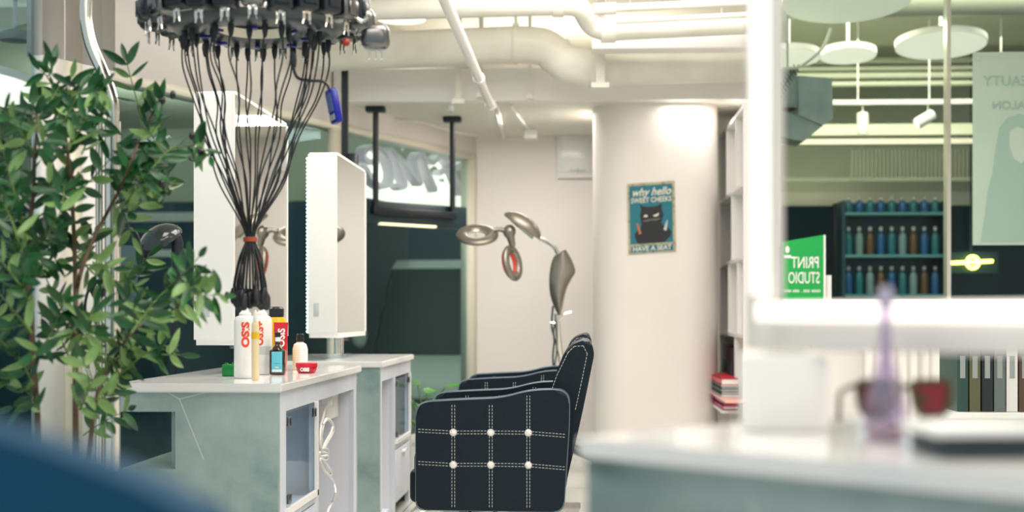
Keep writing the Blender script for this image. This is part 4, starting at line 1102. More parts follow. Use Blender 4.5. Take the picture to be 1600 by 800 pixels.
# dark hood dryer standing behind the tree
hb = P(272, HY, 6.6); hb.z = 0
t = thing('hood_dryer', 'dark glossy hood hair dryer behind the olive tree', 'hair dryer', hb)
def H(px, py, d=6.6): return P(px, py, d)
MB().tube([(hb.x, hb.y, .03), (hb.x, hb.y, .9), H(275, 430), H(277, 380), H(268, 355)], [.014, .014, .018, .03, .03], 12).build('pole', M['black'], t)
lens(H(250, 378), (-RT*.5+Z*.75-FW*.3), (RT*.8+Z*.5), .115, .09, .075, mat('smoked_plastic', (.02, .028, .028), .12, coat=.5), 'hood')
MB().lathe((hb.x, hb.y, 0), [(0, .03), (.18, .03), (.2, .02), (.2, 0.001), (0, .001)], 28).build('base_disc', M['darksteel'], t)
# dark notice with reversed FREE on the glass
fp = on_front(201, 440, -.012)
t = thing('window_notice', 'dark notice on the glass with the word FREE reversed', 'notice', fp)
mb = MB(); mb.box(fp, (.14, .004, .38), math.atan2(DG.y, DG.x)); mb.build('sheet', mat('notice_dark', (.03, .075, .09), .5), t)
me = text_mesh('FREE', .075, .0008, 0, .001)
MB().add_mesh(me, frame(fp-DN*.004+Z*.06, DG, Z, -DN)).build('lettering', M['ink'], t)
for k in range(5): MB().box(fp-DN*.004-Z*(.02+.03*k), (.11, .002, .008), math.atan2(DG.y, DG.x)).build('text_line', M['ink'], t)

# ------------------------------------------------------------------ small plant behind the rear station
gp = P(661, 0, 8.3); gp.z = 0
t = thing('potted_plant', 'low leafy green plant beyond the rear station', 'plant', gp)
MB().lathe(gp, [(0, .001), (.09, .001), (.115, .20), (.12, .21), (.105, .21), (.10, .19), (0, .19)], 24).build('pot', M['white'], t)
MB().lathe(gp, [(0, .192), (.098, .192)], 20).build('soil', M['soil'], t)
lf = MB(); stm = MB()
for k in range(15):
    a = k*2.4; r = .05+.10*random.random(); zt = .32+.26*(k/15); e = gp+Vector((r*math.cos(a), r*math.sin(a), zt))
    stm.tube([gp+Z*.19, gp+Vector((r*.3*math.cos(a), r*.3*math.sin(a), zt*.8)), e], .004, 6)
    u = Vector((math.cos(a), math.sin(a), .15)).normalized(); v = Vector((-math.sin(a), math.cos(a), .2)); ln = .11; wd = .042
    row = [lf.bm.verts.new(e+u*(ln*s)) for s in (0, .3, .65, 1)]
    for sg_ in (-1, 1):
        ed = [lf.bm.verts.new(e+u*(ln*s)+v*(wd*q*sg_)+Z*.012) for s, q in ((.12, .7), (.4, 1), (.75, .6))]
        lf._f([row[0], ed[0], row[1]]); lf._f([row[1], ed[0], ed[1]]); lf._f([row[1], ed[1], row[2]]); lf._f([row[2], ed[1], ed[2]]); lf._f([row[2], ed[2], row[3]])
stm.build('stems', M['twig'], t); lf.build('foliage', M['leafp'], t, 60)

# ------------------------------------------------------------------ perm machine
pd = 4.0; sc = pd/F
RC = P(400, 46, pd)
pole_b = P(176, HY, 4.1); pole_b.z = 0
t = thing('perm_machine', 'chrome-stand perm machine with a ring of black clips and hanging cables', 'perm machine', pole_b)
def G(px, py, d=4.0): return P(px, py, d)
pb = pole_b
MB().tube([(pb.x, pb.y, .06), (pb.x, pb.y, P(0, 190, 4.1).z)], .0225, 18).build('pole', M['steel'], t)
MB().tube([(pb.x-.036, pb.y-.01, .06), (pb.x-.036, pb.y-.01, P(0, 160, 4.1).z)], .010, 12).build('guide_rod', M['steel'], t)
cu = bez([Vector((pb.x, pb.y, P(0, 190, 4.1).z)), P(175, 155, 4.1), P(160, 112, 4.1), P(141, 66, 4.1), P(134, 20, 4.1), P(142, -25, 4.1)] + [P(180, -75, 4.08), P(270, -100, 4.05), P(370, -90, 4.02), P(400, -40, 4.0), Vector((RC.x, RC.y, RC.z+.03))], 8)
MB().tube(cu, .0175, 16).build('curved_arm', M['steel'], t)
for k in range(5):
    a = k*2*PI/5+.3; e = Vector((pb.x+.26*math.cos(a), pb.y+.26*math.sin(a), .075))
    lg = MB().tube([(pb.x, pb.y, .10), e], [.022, .016], 10).build('leg', M['steel'], t)
    MB().lathe((e.x, e.y, .032), [(0, -.012), (.028, -.012), (.032, 0), (.028, .012), (0, .012)], 16, (math.cos(a+1), math.sin(a+1), 0)).build('caster', M['rubber'], lg)
# ring body: annular bowl
disc = mat('ring_grey', (.055, .07, .08), .28, .3)
MB().lathe(RC, [(.085, .015), (.10, .0), (.16, -.022), (.225, -.012), (.262, .012), (.272, .035), (.262, .060), (.20, .075), (.10, .070), (.085, .055), (.085, .015)], 56).build('ring_body', disc, t)
MB().lathe(RC, [(.084, .016), (.105, -.006), (.110, -.004), (.090, .02)], 48).build('inner_rim', M['cream'], t)
MB().lathe(RC, [(0, .05), (.084, .05), (.084, .054), (0, .056)], 40).build('centre_plate', mat('beige_plate', (.55, .50, .34), .5), t)
MB().lathe(RC, [(.262, .008), (.276, .012), (.276, .020), (.262, .020)], 56).build('chrome_band', M['steel'], t)
NB = 26
for k in range(NB):
    a = 2*PI*k/NB+.08; d = Vector((math.cos(a), math.sin(a), 0)); tn = Vector((-d.y, d.x, 0))
    Rm = Matrix((d, tn, Z)).transposed()
    c = RC+d*.288+Z*(.045+.006*math.sin(k*2.3))
    h = MB(); h.box(c, (.066, .062, .085), rot=Rm, bev=.010, seg=3); h.box(c+d*.034-Z*.01, (.012, .040, .040), rot=Rm, bev=.004)
    hh = h.build('clip_holder', M['black'] if k % 4 else M['darksteel'], t)
    cm = MB()
    cm.box(c-Z*.047+d*.012, (.004, .020, .012), rot=Rm, bev=.001)
    for s in (-.008, .008):
        q = c-Z*.045+d*.012+tn*s
        cm.box(q-Z*.012, (.004, .009, .026), rot=Rm, bev=.001); cm.tube([q-Z*.022, q-Z*.036+tn*s*.4], .0022, 6)
    cm.build('metal_clip', M['steel'], hh)
# extra holder on the right
for (px, py, s) in ((566, 34, 1.0), (587, 58, 1.05)):
    q = G(px, py, 3.95); h = MB().box(q, (.075*s, .06, .065*s), bev=.02, seg=4).build('clip_holder', M['darksteel'], t)
    cm = MB()
    cm.box(q-Z*.034, (.045, .01, .006))
    for dx in (-.018, .0, .016): cm.tube([q+RT*dx-Z*.033, q+RT*(dx+.003)-Z*.058, q+RT*(dx-.003)-Z*.062], .0022, 6)
    cm.build('metal_clip', M['steel'], h)
MB().tube([G(540, 40, 3.98), G(590, 55, 3.95)], .012, 8).build('side_arm', M['steel'], t)
MB().tube(bez([G(556, 28, 3.9), G(566, 33, 3.9), G(576, 29, 3.9)], 4), .006, 8).build('chrome_trim', M['steel'], t)
red_blue = MB().sphere(G(541, 66, 3.86), .011, 12, (1, .6, 1)).build('knob', mat('dull_red', (.30, .02, .01), .4), t)
# cables
NC_ = 28; bind = G(391, 372, 4.0)
rnd = random.Random(3)
for k in range(NC_):
    a = 2*PI*k/NC_+.1; rr = .205 if k % 3 else .165
    s0_ = RC+Vector((rr*math.cos(a), rr*math.sin(a)*.9, -.028))
    off = s0_-bind; off.z = 0
    wob = lambda s: Vector((rnd.uniform(-s, s), rnd.uniform(-s, s), 0))
    zt = s0_.z; zb = bind.z+.01
    bo_ = Vector((off.x, off.y, 0))
    pts = [s0_, bind+bo_*.98+Z*((zt-zb)*.88)+wob(.008), bind+bo_*.84+Z*((zt-zb)*.72)+wob(.014), bind+bo_*.68+Z*((zt-zb)*.53)+wob(.016), bind+bo_*.42+Z*((zt-zb)*.30)+wob(.012), bind+bo_*.15+Z*((zt-zb)*.10)+wob(.004),
           bind+bo_.normalized()*.012+Z*.0]
    e1 = bind+bo_.normalized()*(.020+.012*rnd.random())-Z*.06; e2 = bind+bo_.normalized()*(.030+.018*rnd.random())-Z*.125; e3 = e2-Z*(.025+.02*rnd.random())+wob(.004)
    cb = MB().tube(bez(pts+[e1, e2, e3], 5), .0023, 6).build('cable', M['rubber'], t)
    MB().tube([s0_+Z*.008, s0_-Z*.006, s0_-Z*.022, s0_-Z*.030], [.008, .009, .006, .003], 10).build('connector', M['black'], cb)
    MB().tube([e3+Z*.012, e3, e3-Z*.026-wob(.003), e3-Z*.034], [.006, .011, .011, .006], 10).build('heater_end', M['rubber'], cb)
MB().lathe(bind-Z*.004, [(.016, -.007), (.020, -.006), (.020, .006), (.016, .007)], 20).build('cable_band', mat('rust_band', (.32, .06, .03), .5), t)
for k in range(8):
    a = k*PI/4+.2; p = RC+Vector((.140*math.cos(a), .140*math.sin(a), -.024)); MB().box(p, (.030, .014, .008), a, bev=.002).build('blue_plug', M['blue'], t)
# hanging controller
t = thing('hand_controller', 'blue hand controller hanging by a black cable from the ring', 'remote control', G(522, 193, 3.85))
R_ = Matrix.Rotation(TH, 3, 'Z') @ Matrix.Rotation(.22, 3, 'Y') @ Matrix.Rotation(-.55, 3, 'Z')
pc2 = G(522, 166, 3.85)
R_ = Matrix.Rotation(-.20, 3, 'Y') @ Matrix.Rotation(-.95, 3, 'Z')
MB().box(pc2, (.042, .022, .094), rot=R_, bev=.006, seg=3).build('case', M['blue'], t)
MB().box(pc2+R_ @ Vector((0, -.0115, .010)), (.030, .002, .050), rot=R_).build('display', mat('display_grey', (.10, .15, .30), .2), t)
MB().box(pc2+R_ @ Vector((0, -.0115, -.03)), (.028, .003, .016), rot=R_).build('buttons', M['grey'], t)
MB().tube(bez([G(458, 92, 3.86), G(459, 108, 3.86), G(466, 122, 3.86), G(485, 126, 3.85), G(503, 127, 3.85), G(512, 133, 3.85), G(515, 142, 3.85)], 6), .0042, 8).build('cable', M['rubber'], t)
MB().tube([G(458, 82, 3.86), G(458, 96, 3.86), G(459, 106, 3.86)], [.008, .010, .006], 10).build('plug', M['black'], t)

# black cable coil hung on the chrome pole
t = thing('coiled_cable', 'black coiled cable hooked on the chrome pole among the leaves', 'cable', P(165, 440, 4.05))
ck = []
for k in range(60):
    a = k*.55; ck.append(P(150+9*math.cos(a)+k*.08, 452+12*math.sin(a)+math.sin(k)*2, 4.02+.01*math.sin(k*.9)))
MB().tube(bez(ck, 3), .0042, 6).build('coil', M['rubber'], t)
MB().tube(bez([P(160, 445, 4.03), P(172, 436, 4.03), P(184, 448, 4.03), P(188, 470, 4.03), P(186, 500, 4.05)], 6), .0055, 8).build('loose_end', M['rubber'], t)
MB().tube(bez([P(168, 372, 4.15), P(206, 358, 4.15), P(220, 388, 4.15), P(221, 412, 4.15), P(206, 432, 4.15), P(182, 440, 4.14)], 6), .0045, 8).build('loop', M['rubber'], t)
MB().tube(bez([P(145, 444, 4.03), P(136, 460, 4.03), P(133, 485, 4.03), P(140, 500, 4.03)], 6), .004, 8).build('loop', M['rubber'], t)

# ------------------------------------------------------------------ olive tree
rt = random.Random(11)
stems = [([(60, 700), (58, 640), (52, 560), (47, 470), (44, 380), (52, 300), (54, 240), (58, 190), (50, 160)], 3.55, .0085),
         ([(119, 705), (118, 640), (118, 540), (118, 450), (116, 380), (112, 300), (106, 240), (98, 190), (90, 160)], 3.65, .0085),
         ([(140, 705), (146, 650), (157, 600), (172, 575), (188, 545), (205, 520), (228, 502), (250, 478)], 3.7, .0065),
         ([(118, 470), (125, 430), (145, 375), (166, 335), (190, 290), (206, 250), (222, 210), (240, 175), (250, 155)], 3.7, .006),
         ([(98, 205), (92, 180), (86, 150), (78, 120), (82, 98)], 3.65, .0025),
         ([(108, 230), (118, 185), (140, 150), (160, 140)], 3.6, .003),
         ([(128, 240), (150, 190), (163, 165)], 3.6, .0025),
         ([(205, 252), (230, 285), (262, 300)], 3.75, .002), ([(190, 290), (215, 275), (240, 260), (268, 232), (300, 228), (318, 222)], 3.7, .003),
         ([(176, 318), (205, 330), (232, 300), (250, 285)], 3.75, .002),
         ([(120, 400), (150, 430), (180, 440), (206, 440), (222, 470)], 3.75, .003),
         ([(205, 520), (235, 480), (262, 450), (290, 425), (310, 402)], 3.45, .003),
         ([(228, 502), (262, 490), (290, 470), (320, 462), (352, 462)], 3.5, .002),
         ([(150, 640), (170, 610), (205, 570), (240, 545), (268, 540)], 3.75, .003),
         ([(160, 600), (185, 560), (210, 540)], 3.75, .0025),
         ([(45, 430), (30, 380), (12, 330), (-10, 300)], 3.5, .004), ([(47, 470), (20, 430), (-5, 400)], 3.45, .004),
         ([(50, 520), (25, 490), (0, 460)], 3.5, .004), ([(52, 560), (80, 520), (100, 470)], 3.45, .003),
         ([(52, 600), (30, 560), (5, 535), (-10, 520)], 3.5, .003), ([(46, 400), (70, 370), (95, 330), (100, 290)], 3.5, .003),
         ([(44, 380), (28, 320), (14, 270), (4, 230), (2, 200)], 3.55, .003), ([(118, 540), (140, 500), (150, 470)], 3.6, .003),
         ([(118, 580), (100, 540), (84, 500)], 3.6, .003), ([(118, 520), (90, 470), (70, 430), (62, 400)], 3.6, .003),
         ([(60, 640), (40, 610), (10, 590)], 3.55, .002), ([(130, 680), (160, 660), (200, 640)], 3.8, .002), ([(125, 640), (140, 600), (128, 560)], 3.5, .003)]
root = P(100, 0, 3.65); root.z = 0
tree = thing('olive_tree', 'artificial olive tree with dark fruit at the left edge', 'tree', root)
MB().lathe(root, [(0, .001), (.13, .001), (.16, .02), (.19, .30), (.20, .32), (.185, .32), (.18, .30), (0, .30)], 32).build('pot', M['pot'], tree)
MB().lathe(root, [(0, .301), (.178, .301)], 24).build('soil', M['soil'], tree)
leafD = MB(); leafL = MB()
def leaf(mb, p, d, ln, wd, up):
    d = d.normalized(); side = d.cross(up)
    if side.length < 1e-4: side = d.orthogonal()
    side.normalize(); n = side.cross(d).normalized()
    curl = rt.uniform(-.25, .25)
    N = 7; mid = []; L = []; R = []
    for i in range(N):
        s = i/(N-1); c = p+d*(ln*s)+n*(-curl*ln*s*s); wv = wd*math.sin(PI*min(1, s**.85))**.8 if 0 < i < N-1 else 0
        mid.append(mb.bm.verts.new(c-n*wv*.22))
        if 0 < i < N-1: L.append(mb.bm.verts.new(c+side*wv*.5)); R.append(mb.bm.verts.new(c-side*wv*.5))
    for S2 in (L, R):
        mb._f([mid[0], S2[0], mid[1]])
        for i in range(len(S2)-1): mb._f([mid[i+1], S2[i], S2[i+1], mid[i+2]])
        mb._f([mid[-2], S2[-1], mid[-1]])
def leafy(path, d0, dens, light):
    i0 = 0
    tot = 0
    for i in range(len(path)-1):
        seg = path[i+1]-path[i]; tot += seg.length
        if tot > dens*1.15:
            tot = 0
            for sgn in (-1, 1):
                if rt.random() < .08: continue
                sd = seg.normalized(); lat = (sd.cross(-FW)+Vector((0, rt.uniform(-.7, .7), rt.uniform(-.3, .3)))).normalized()
                dr = lat*sgn*rt.uniform(.6, 1.1)+sd*rt.uniform(.25, .9)
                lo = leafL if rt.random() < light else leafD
                leaf(lo, path[i], dr, rt.uniform(.050, .084), rt.uniform(.018, .026), (-FW*rt.uniform(.4, 1)+Vector((rt.uniform(-.7, .7), 0, rt.uniform(-.5, .9)))))
spots_tw = MB(); fruits = []
for si, (pts, d0, r0) in enumerate(stems):
    wp = [P(x, y, d0+.10*math.sin(i*1.7+si)) for i, (x, y) in enumerate(pts)]
    path = bez(wp, 8)
    if si < 4:
        if si < 3: path = [Vector((root.x+(path[0].x-root.x)*.5, root.y+(path[0].y-root.y)*.3, .30))]+path
        n = len(path); MB().tube(path, [r0*(1-.65*i/n) for i in range(n)], 9).build('stem', M['bark'], tree)
    else:
        n = len(path); spots_tw.tube(path, [max(.0012, r0*(1-.6*i/n)) for i in range(n)], 6)
    xm = sum(p[0] for p in pts)/len(pts)
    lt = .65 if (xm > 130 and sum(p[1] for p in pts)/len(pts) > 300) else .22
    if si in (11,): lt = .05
    start = 0 if si >= 4 else int(len(path)*(.42 if si < 2 else .45))
    leafy(path[start:], d0, .024, lt)
    leaf(leafD, path[-1], path[-1]-path[-3], .05, .016, -FW)
    # side twigs
    for j in range(start+4, len(path)-2, 9 if si < 2 else 17):
        sd = (path[j+1]-path[j]).normalized()
        for sgn in ((-1, 1) if si < 2 else (rt.choice((-1, 1)),)):
            dr = (sd.cross(-FW)*sgn*rt.uniform(.4, 1)+sd*.8+FW*rt.uniform(-.8, .8)).normalized(); ln = rt.uniform(.08, .19) if si < 4 else rt.uniform(.05, .11)
            tw = bez([path[j], path[j]+dr*ln*.5, path[j]+dr*ln+Z*.02*rt.uniform(-1, 1)], 6)
            spots_tw.tube(tw, [.0022*(1-.5*i/len(tw)) for i in range(len(tw))], 5)
            leafy(tw[2:], d0, .022, lt); leaf(leafD if rt.random() > lt else leafL, tw[-1], dr, .055, .016, -FW)
spots_tw.build('twigs', M['twig'], tree)
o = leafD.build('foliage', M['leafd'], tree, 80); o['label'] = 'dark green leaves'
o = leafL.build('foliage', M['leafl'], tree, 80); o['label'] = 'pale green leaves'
for (px, py) in ((163, 157), (270, 148), (254, 157), (313, 237), (253, 287), (66, 346), (68, 372), (355, 462), (7, 308), (22, 234), (300, 212), (96, 560), (150, 500), (40, 440)):
    q = P(px, py, 3.6); MB().sphere(q, .0088, 12, (.85, .85, 1.25)).build('olive', M['olive'], tree)

# ------------------------------------------------------------------ right table and lit mirror frame
K = .63; RTZ = .98-.215*K
def tp(px, py): return on_plane(px, py, Vector((0, 0, RTZ)), Z)
A = tp(893, 684)
e1 = (RT*.701-FW*.713); e2 = (RT*.713+FW*.701)      # near edge, far edge directions
def TB(a, b, z=RTZ): p = A+e1*a+e2*b; return Vector((p.x, p.y, z))
t = thing('marble_table', 'white-topped marble station in the right foreground, out of focus', 'styling station', TB(.5, .25, 0))
c0, c1, c2, c3 = TB(0, 0), TB(1.15, 0), TB(1.15, .50), TB(0, .50)
mb = MB(); mb.prism(rounded_outline([(p.x, p.y) for p in (c0, c1, c2, c3)], .02), (0, 0, .020), (0, 0, RTZ-.020), (1, 0, 0), (0, 1, 0)); mb.build('top', M['top'], t)
i0, i1, i2, i3 = TB(.012, .012), TB(1.14, .012), TB(1.14, .49), TB(.012, .49)
mb = MB()
a1_, a2_ = TB(.012, .012), TB(1.14, .012)
def bar(p, q, z0, z1, th, m, name):
    n = Vector((-(q-p).y, (q-p).x, 0)).normalized()*th
    mb = MB(); mb.prism([(p.x, p.y), (q.x, q.y), (q.x+n.x, q.y+n.y), (p.x+n.x, p.y+n.y)], (0, 0, z1-z0), (0, 0, z0), (1, 0, 0), (0, 1, 0)); return mb.build(name, m, t)
mb = MB(); mb.prism([(p.x, p.y) for p in (TB(.012, .012), TB(1.14, .012), TB(1.14, .49), TB(.012, .49))], (0, 0, .085), (0, 0, RTZ-.105), (1, 0, 0), (0, 1, 0)); mb.build('apron', M['marble'], t)
mb = MB(); mb.prism([(p.x, p.y) for p in (TB(.18, .015), TB(1.14, .015), TB(1.14, .485), TB(.18, .485))], (0, 0, RTZ-.105), (0, 0, 0), (1, 0, 0), (0, 1, 0)); mb.build('cabinet_body', M['marble'], t)
bar(TB(.30, .008), TB(1.0, .008), .05, RTZ-.115, .010, M['marble'], 'drawer_front')
# mirror frame standing on the table
mo = .245
mp = on_plane(1178, HY, A+e2*mo, Vector((e2.x, e2.y, 0)).normalized()); ma = (mp-A).dot(e1)
def MP(a, z, b=0.0): p = A+e1*(ma+a)+e2*(mo+b); return Vector((p.x, p.y, z))
mdep = (mp-CAM).dot(FW); pz = mdep/F
zb0 = .98-56*pz; zb1 = .98+22*pz
t = thing('lit_mirror_frame', 'large white frame edged with glowing light strips at the right', 'lit frame', MP(.4, RTZ))
FWd = .90; zt_ = 1.95
def fbar(a0, a1, z0, z1, b0, b1, m, name, par, bev=.0):
    mb = MB(); ps = [MP(a0, 0, b0), MP(a1, 0, b0), MP(a1, 0, b1), MP(a0, 0, b1)]
    mb.prism([(p.x, p.y) for p in ps], (0, 0, z1-z0), (0, 0, z0), (1, 0, 0), (0, 1, 0))
    if bev: bmesh.ops.bevel(mb.bm, geom=list(mb.bm.edges), offset=bev, segments=2, affect='EDGES')
    return mb.build(name, m, par)
fwv = .040
fbar(-.012, fwv-.012, zb0, zt_, 0, .02, M['white'], 'frame_side', t)
fbar(FWd, FWd+fwv, zb0, zt_, 0, .02, M['white'], 'frame_side', t)
fbar(fwv-.012, FWd, zb0, zb1-.004, 0, .02, M['white'], 'frame_rail', t)
fbar(fwv-.012, FWd, zt_-.05, zt_, 0, .02, M['white'], 'frame_rail', t)
sz0 = zb1-33*pz
fbar(.0, .022, zb1+.006, zt_-.01, -.008, -.0005, M['led'], 'light_strip', t)
fbar(.008, FWd, sz0, zb1-.004, -.008, -.0005, M['led'], 'light_strip', t)
fbar(.34, .37, RTZ+.01, zb0, .003, .017, M['steel'], 'pole', t)
fbar(.28, .43, RTZ+.0005, RTZ+.01, -.03, .05, M['white'], 'base_plate', t)
# white box
bx_ = tp(1240, 676)
t = thing('tissue_box', 'plain white box on the table under the lit frame', 'box', bx_)
Rb = Matrix.Rotation(TH-.20, 3, 'Z')
bh = .088; bc = bx_+FW*.055
MB().box(bc+Z*(bh/2+.0005), (.098, .085, bh), rot=Rb, bev=.003).build('box_body', M['white'], t)
MB().box(bc+Z*(bh+.0012), (.05, .035, .0015), rot=Rb, bev=.0005).build('slot', M['lgrey'], t)
# bottle
bp_ = tp(1384, 690)
t = thing('spray_bottle', 'violet glass bottle with a slim neck in front of the lit frame', 'bottle', bp_)
q = (bp_-CAM).dot(FW)/F
def zz_(y): return (690-y)*q
MB().lathe(bp_, [(0, .0006), (24*q, .0006), (30*q, zz_(680)), (34*q, zz_(655)), (32*q, zz_(628)), (20*q, zz_(590)), (11*q, zz_(560)), (8*q, zz_(535)), (7.5*q, zz_(480))], 32).build('bottle_body', M['purple'], t)
MB().lathe(bp_, [(0, .002), (22*q, .002), (27*q, zz_(680)), (30*q, zz_(660)), (0, zz_(657))], 28).build('liquid', M['liquid'], t)
MB().lathe(bp_+Z*zz_(482), [(8*q, 0), (12*q, 2*q), (12*q, 24*q), (8*q, 34*q), (0, 35*q)], 20).build('cap', mat('lilac_cap', (.42, .38, .52), .3), t)
# headband
hb0 = tp(1338, 672); hb1 = tp(1492, 668)
mid = (hb0+hb1)/2; q = (mid-CAM).dot(FW)/F
t = thing('sunglasses', 'sunglasses with olive rims and red-patterned lenses behind the violet bottle', 'glasses', mid)
def SG(x, y, b=0.0): return mid+RT*((x-1415)*q)+Z*((668-y)*q)+FW*b
rim = mat('olive_rim', (.045, .038, .010), .3); lensm = mat('patterned_lens', (.20, .008, .018), .15, noise=(34, (.035, .035, .008), .42, .56))
for sx in (-1, 1):
    c = 1415+sx*40; ov = rounded_outline([(c-34, 594), (c+34, 594), (c+30*(1 if sx > 0 else .8), 640), (c+4*sx, 655), (c-28*(1 if sx < 0 else .8), 642)], [14, 14, 16, 14, 16])
    pts = [SG(x, y, .010*abs(x-1415)/75) for x, y in ov]
    mb = MB(); A = [mb.bm.verts.new(p) for p in pts]; B = [mb.bm.verts.new(p+FW*.002) for p in pts]
    mb._f(A, False); mb._f(B[::-1], False)
    for i in range(len(A)): mb._f([A[i], B[i], B[(i+1) % len(A)], A[(i+1) % len(A)]])
    mb.build('lens', lensm, t)
    MB().tube(pts, .0034, 8, closed=True).build('rim', rim, t)
    MB().tube(bez([SG(1415+sx*73, 600, .010), SG(1415+sx*80, 606, .03), SG(1415+sx*76, 622, .09), SG(1415+sx*68, 666, .12)], 5), .0032, 8).build('temple_arm', rim, t)
MB().tube(bez([SG(1408, 606), SG(1415, 602, -.002), SG(1422, 606)], 5), .003, 8).build('bridge', rim, t)
# tray
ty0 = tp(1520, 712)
t = thing('white_tray', 'flat white tray with the shadow beneath it painted dark, at the right of the foreground table', 'tray', ty0)
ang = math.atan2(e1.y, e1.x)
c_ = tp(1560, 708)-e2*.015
MB().box(c_+Z*.026, (.15, .11, .010), TH+.05, bev=.004).build('tray_plate', M['whiteg'], t)
MB().box(c_+Z*.010, (.13, .09, .018), TH+.05, bev=.004).build('tray_shadow_foot', M['ink'], t)  # near-black block stands in for the shadow under the tray

# ------------------------------------------------------------------ things seen under the lit frame
cab = P(1560, HY, 5.2)
czt = P(0, 646, 5.0).z
t = thing('side_cabinet', 'low white cabinet behind the lit frame at the right', 'cabinet', (cab.x+.1, cab.y, 0))
cx0 = P(1475, 0, 5.1).x; cy0 = cab.y-.15
MB().b2((cx0, cy0, 0), (cx0+.9, cy0+.35, czt-.02)).build('cabinet_body', M['white'], t)
MB().b2((cx0-.01, cy0-.01, czt-.02), (cx0+.91, cy0+.36, czt)).build('cabinet_top', M['whiteg'], t)
dk = MB().b2((cx0+.02, cy0-.012, .05), (cx0+.44, cy0, czt-.03)).build('door', M['white'], t); MB().b2((cx0+.40, cy0-.025, .3), (cx0+.42, cy0-.012, .45)).build('handle', M['steel'], dk)
binc = [('dark green', (.02, .06, .05)), ('olive', (.10, .10, .05)), ('black', (.012, .018, .02)), ('slate grey', (.12, .15, .15)), ('white', (.7, .7, .68)), ('brown', (.08, .05, .03))]
for k, (cn, cc) in enumerate(binc):
    x = P(1494+k*19, 0, 5.1).x; m = mat('binder_'+cn.replace(' ', '_'), cc, .5)
    t = thing('ring_binder', '%s binder standing on the low cabinet at the right' % cn, 'binder', (x+.02, cy0+.15, czt), 'binders on the low cabinet')
    mb = MB(); mb.b2((x, cy0+.03, czt+.001), (x+.004, cy0+.28, czt+.28)); mb.b2((x+.034, cy0+.03, czt+.001), (x+.038, cy0+.28, czt+.28)); mb.b2((x, cy0+.026, czt+.001), (x+.038, cy0+.03, czt+.28)); mb.build('cover', m, t)
    MB().b2((x+.006, cy0+.05, czt+.01), (x+.032, cy0+.275, czt+.27)).build('pages', M['paper'], t)
    MB().b2((x+.010, cy0+.0245, czt+.12), (x+.028, cy0+.026, czt+.20)).build('spine_label', M['grey'], t)
tag(MB().b2((P(1488, 0, 5.1).x, cy0+.02, czt+.286), (P(1640, 0, 5.1).x, cy0+.3, czt+.312), bev=.004).build('flat_box', M['black']), 'flat black box lying across the binders', 'box')
# curtain on the low wall
mb = MB(); n = 60; x0 = P(1345, 0, 8.4).x; x1_ = P(1470, 0, 8.4).x
fa = []; fb = []
for k in range(n+1):
    u = k/n; x = x0+(x1_-x0)*u; y = 8.42+.018*math.sin(u*46)+.008*math.sin(u*19)
    fa.append((mb.bm.verts.new((x, y, .02)), mb.bm.verts.new((x, y, .99)))); fb.append((mb.bm.verts.new((x, y+.004, .02)), mb.bm.verts.new((x, y+.004, .99))))
for k in range(n):
    mb._f([fa[k][0], fa[k+1][0], fa[k+1][1], fa[k][1]]); mb._f([fb[k][0], fb[k][1], fb[k+1][1], fb[k+1][0]])
tag(mb.build('curtain', M['white'], None, 80), 'white pleated curtain hanging below the right window', 'curtain')
def wire(pts, m, label, r=.004):
    tag(MB().tube(bez([GP(a, b, 8.57) for a, b in pts], 6), r, 6).build('wire', m), label, 'wire', 'loose wires on the low wall')
wire([(1268, 542), (1264, 528), (1270, 520), (1282, 522), (1284, 540)], M['grey'], 'thin grey looped wire on the low wall under the frame')
wire([(1294, 516), (1296, 524), (1301, 532), (1303, 536)], M['red'], 'short red wire on the low wall under the frame')
wire([(1334, 516), (1330, 524), (1335, 532), (1331, 540)], M['ink'], 'thin black crooked wire right of the red one')
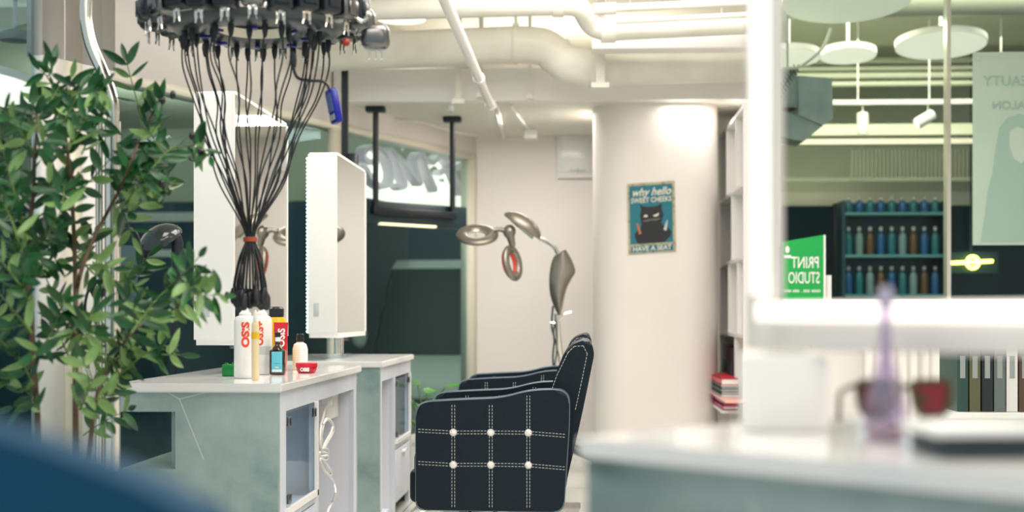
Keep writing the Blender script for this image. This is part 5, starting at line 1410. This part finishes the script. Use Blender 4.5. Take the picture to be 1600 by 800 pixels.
# wiring harness by the seam
mb = MB(); tag(MB().tube(bez([GP(1480, 467, 8.445), GP(1478, 505, 8.445), GP(1475, 540, 8.445), GP(1481, 560, 8.445), GP(1475, 585, 8.445), GP(1479, 600, 8.445)], 6), .008, 8).build('steel_chain', M['steel']), 'thin shiny chain hanging beside the chrome seam', 'chain')

# ------------------------------------------------------------------ blue armchair back in the left foreground
bd = .82
def BP(px, py, d=bd): return P(px, py, d)
prof = [(-220, 1000), (-220, 690), (-120, 640), (0, 648), (80, 668), (160, 700), (240, 735), (310, 775), (345, 815), (360, 900), (360, 1000)]
o_ = BP(0, HY); t = thing('blue_armchair', 'blurred blue armchair in the left foreground corner', 'armchair', (o_.x-.0, o_.y, 0))
q = bd/F
pts = [((x-0)*q, (HY-y)*q) for x, y in prof]
ol = rounded_outline(pts, .02)
def blue(ol, d0, th, name, par, zfloor=None, bev=.03):
    mb = MB(); org = P(0, HY, d0); mb.prism(ol, FW*th, org, RT, Z)
    es = [e for e in mb.bm.edges if abs((e.verts[0].co-e.verts[1].co).dot(FW)) < 1e-5]
    bmesh.ops.bevel(mb.bm, geom=es, offset=bev, segments=5, affect='EDGES', profile=.5)
    return mb.build(name, M['velvet'], par, 60)
pts = [(-.16, -.62), (-.16, -.070), (-.06, -.058), (-.018, -.062), (.01, -.069), (.038, -.079), (.075, -.094), (.098, -.106), (.112, -.122), (.118, -.15), (.118, -.62)]
blue(rounded_outline(pts, .012), .78, .05, 'backrest', t, bev=.012)
pts = [(.0, -.62), (.0, -.16), (.06, -.138), (.10, -.129), (.128, -.135), (.146, -.155), (.150, -.2), (.150, -.62)]
blue(rounded_outline(pts, .012), .95, .08, 'arm', t, bev=.015)
sb = P(-5, HY, 1.08); MB().box((sb.x, sb.y, .42), (.30, .36, .14), TH, bev=.03, seg=3).build('seat', M['velvet'], t)
for (dx, dy) in ((-.13, -.22), (.13, -.22), (-.13, .18), (.13, .18)):
    q_ = Vector((sb.x, sb.y, 0))+RT*dx+FW*dy; MB().cyl((q_.x, q_.y, 0), (q_.x, q_.y, .37), .014, 12, .02).build('leg', M['black'], t)

for o in bpy.data.objects:
    if '_o' in o: del o['_o']
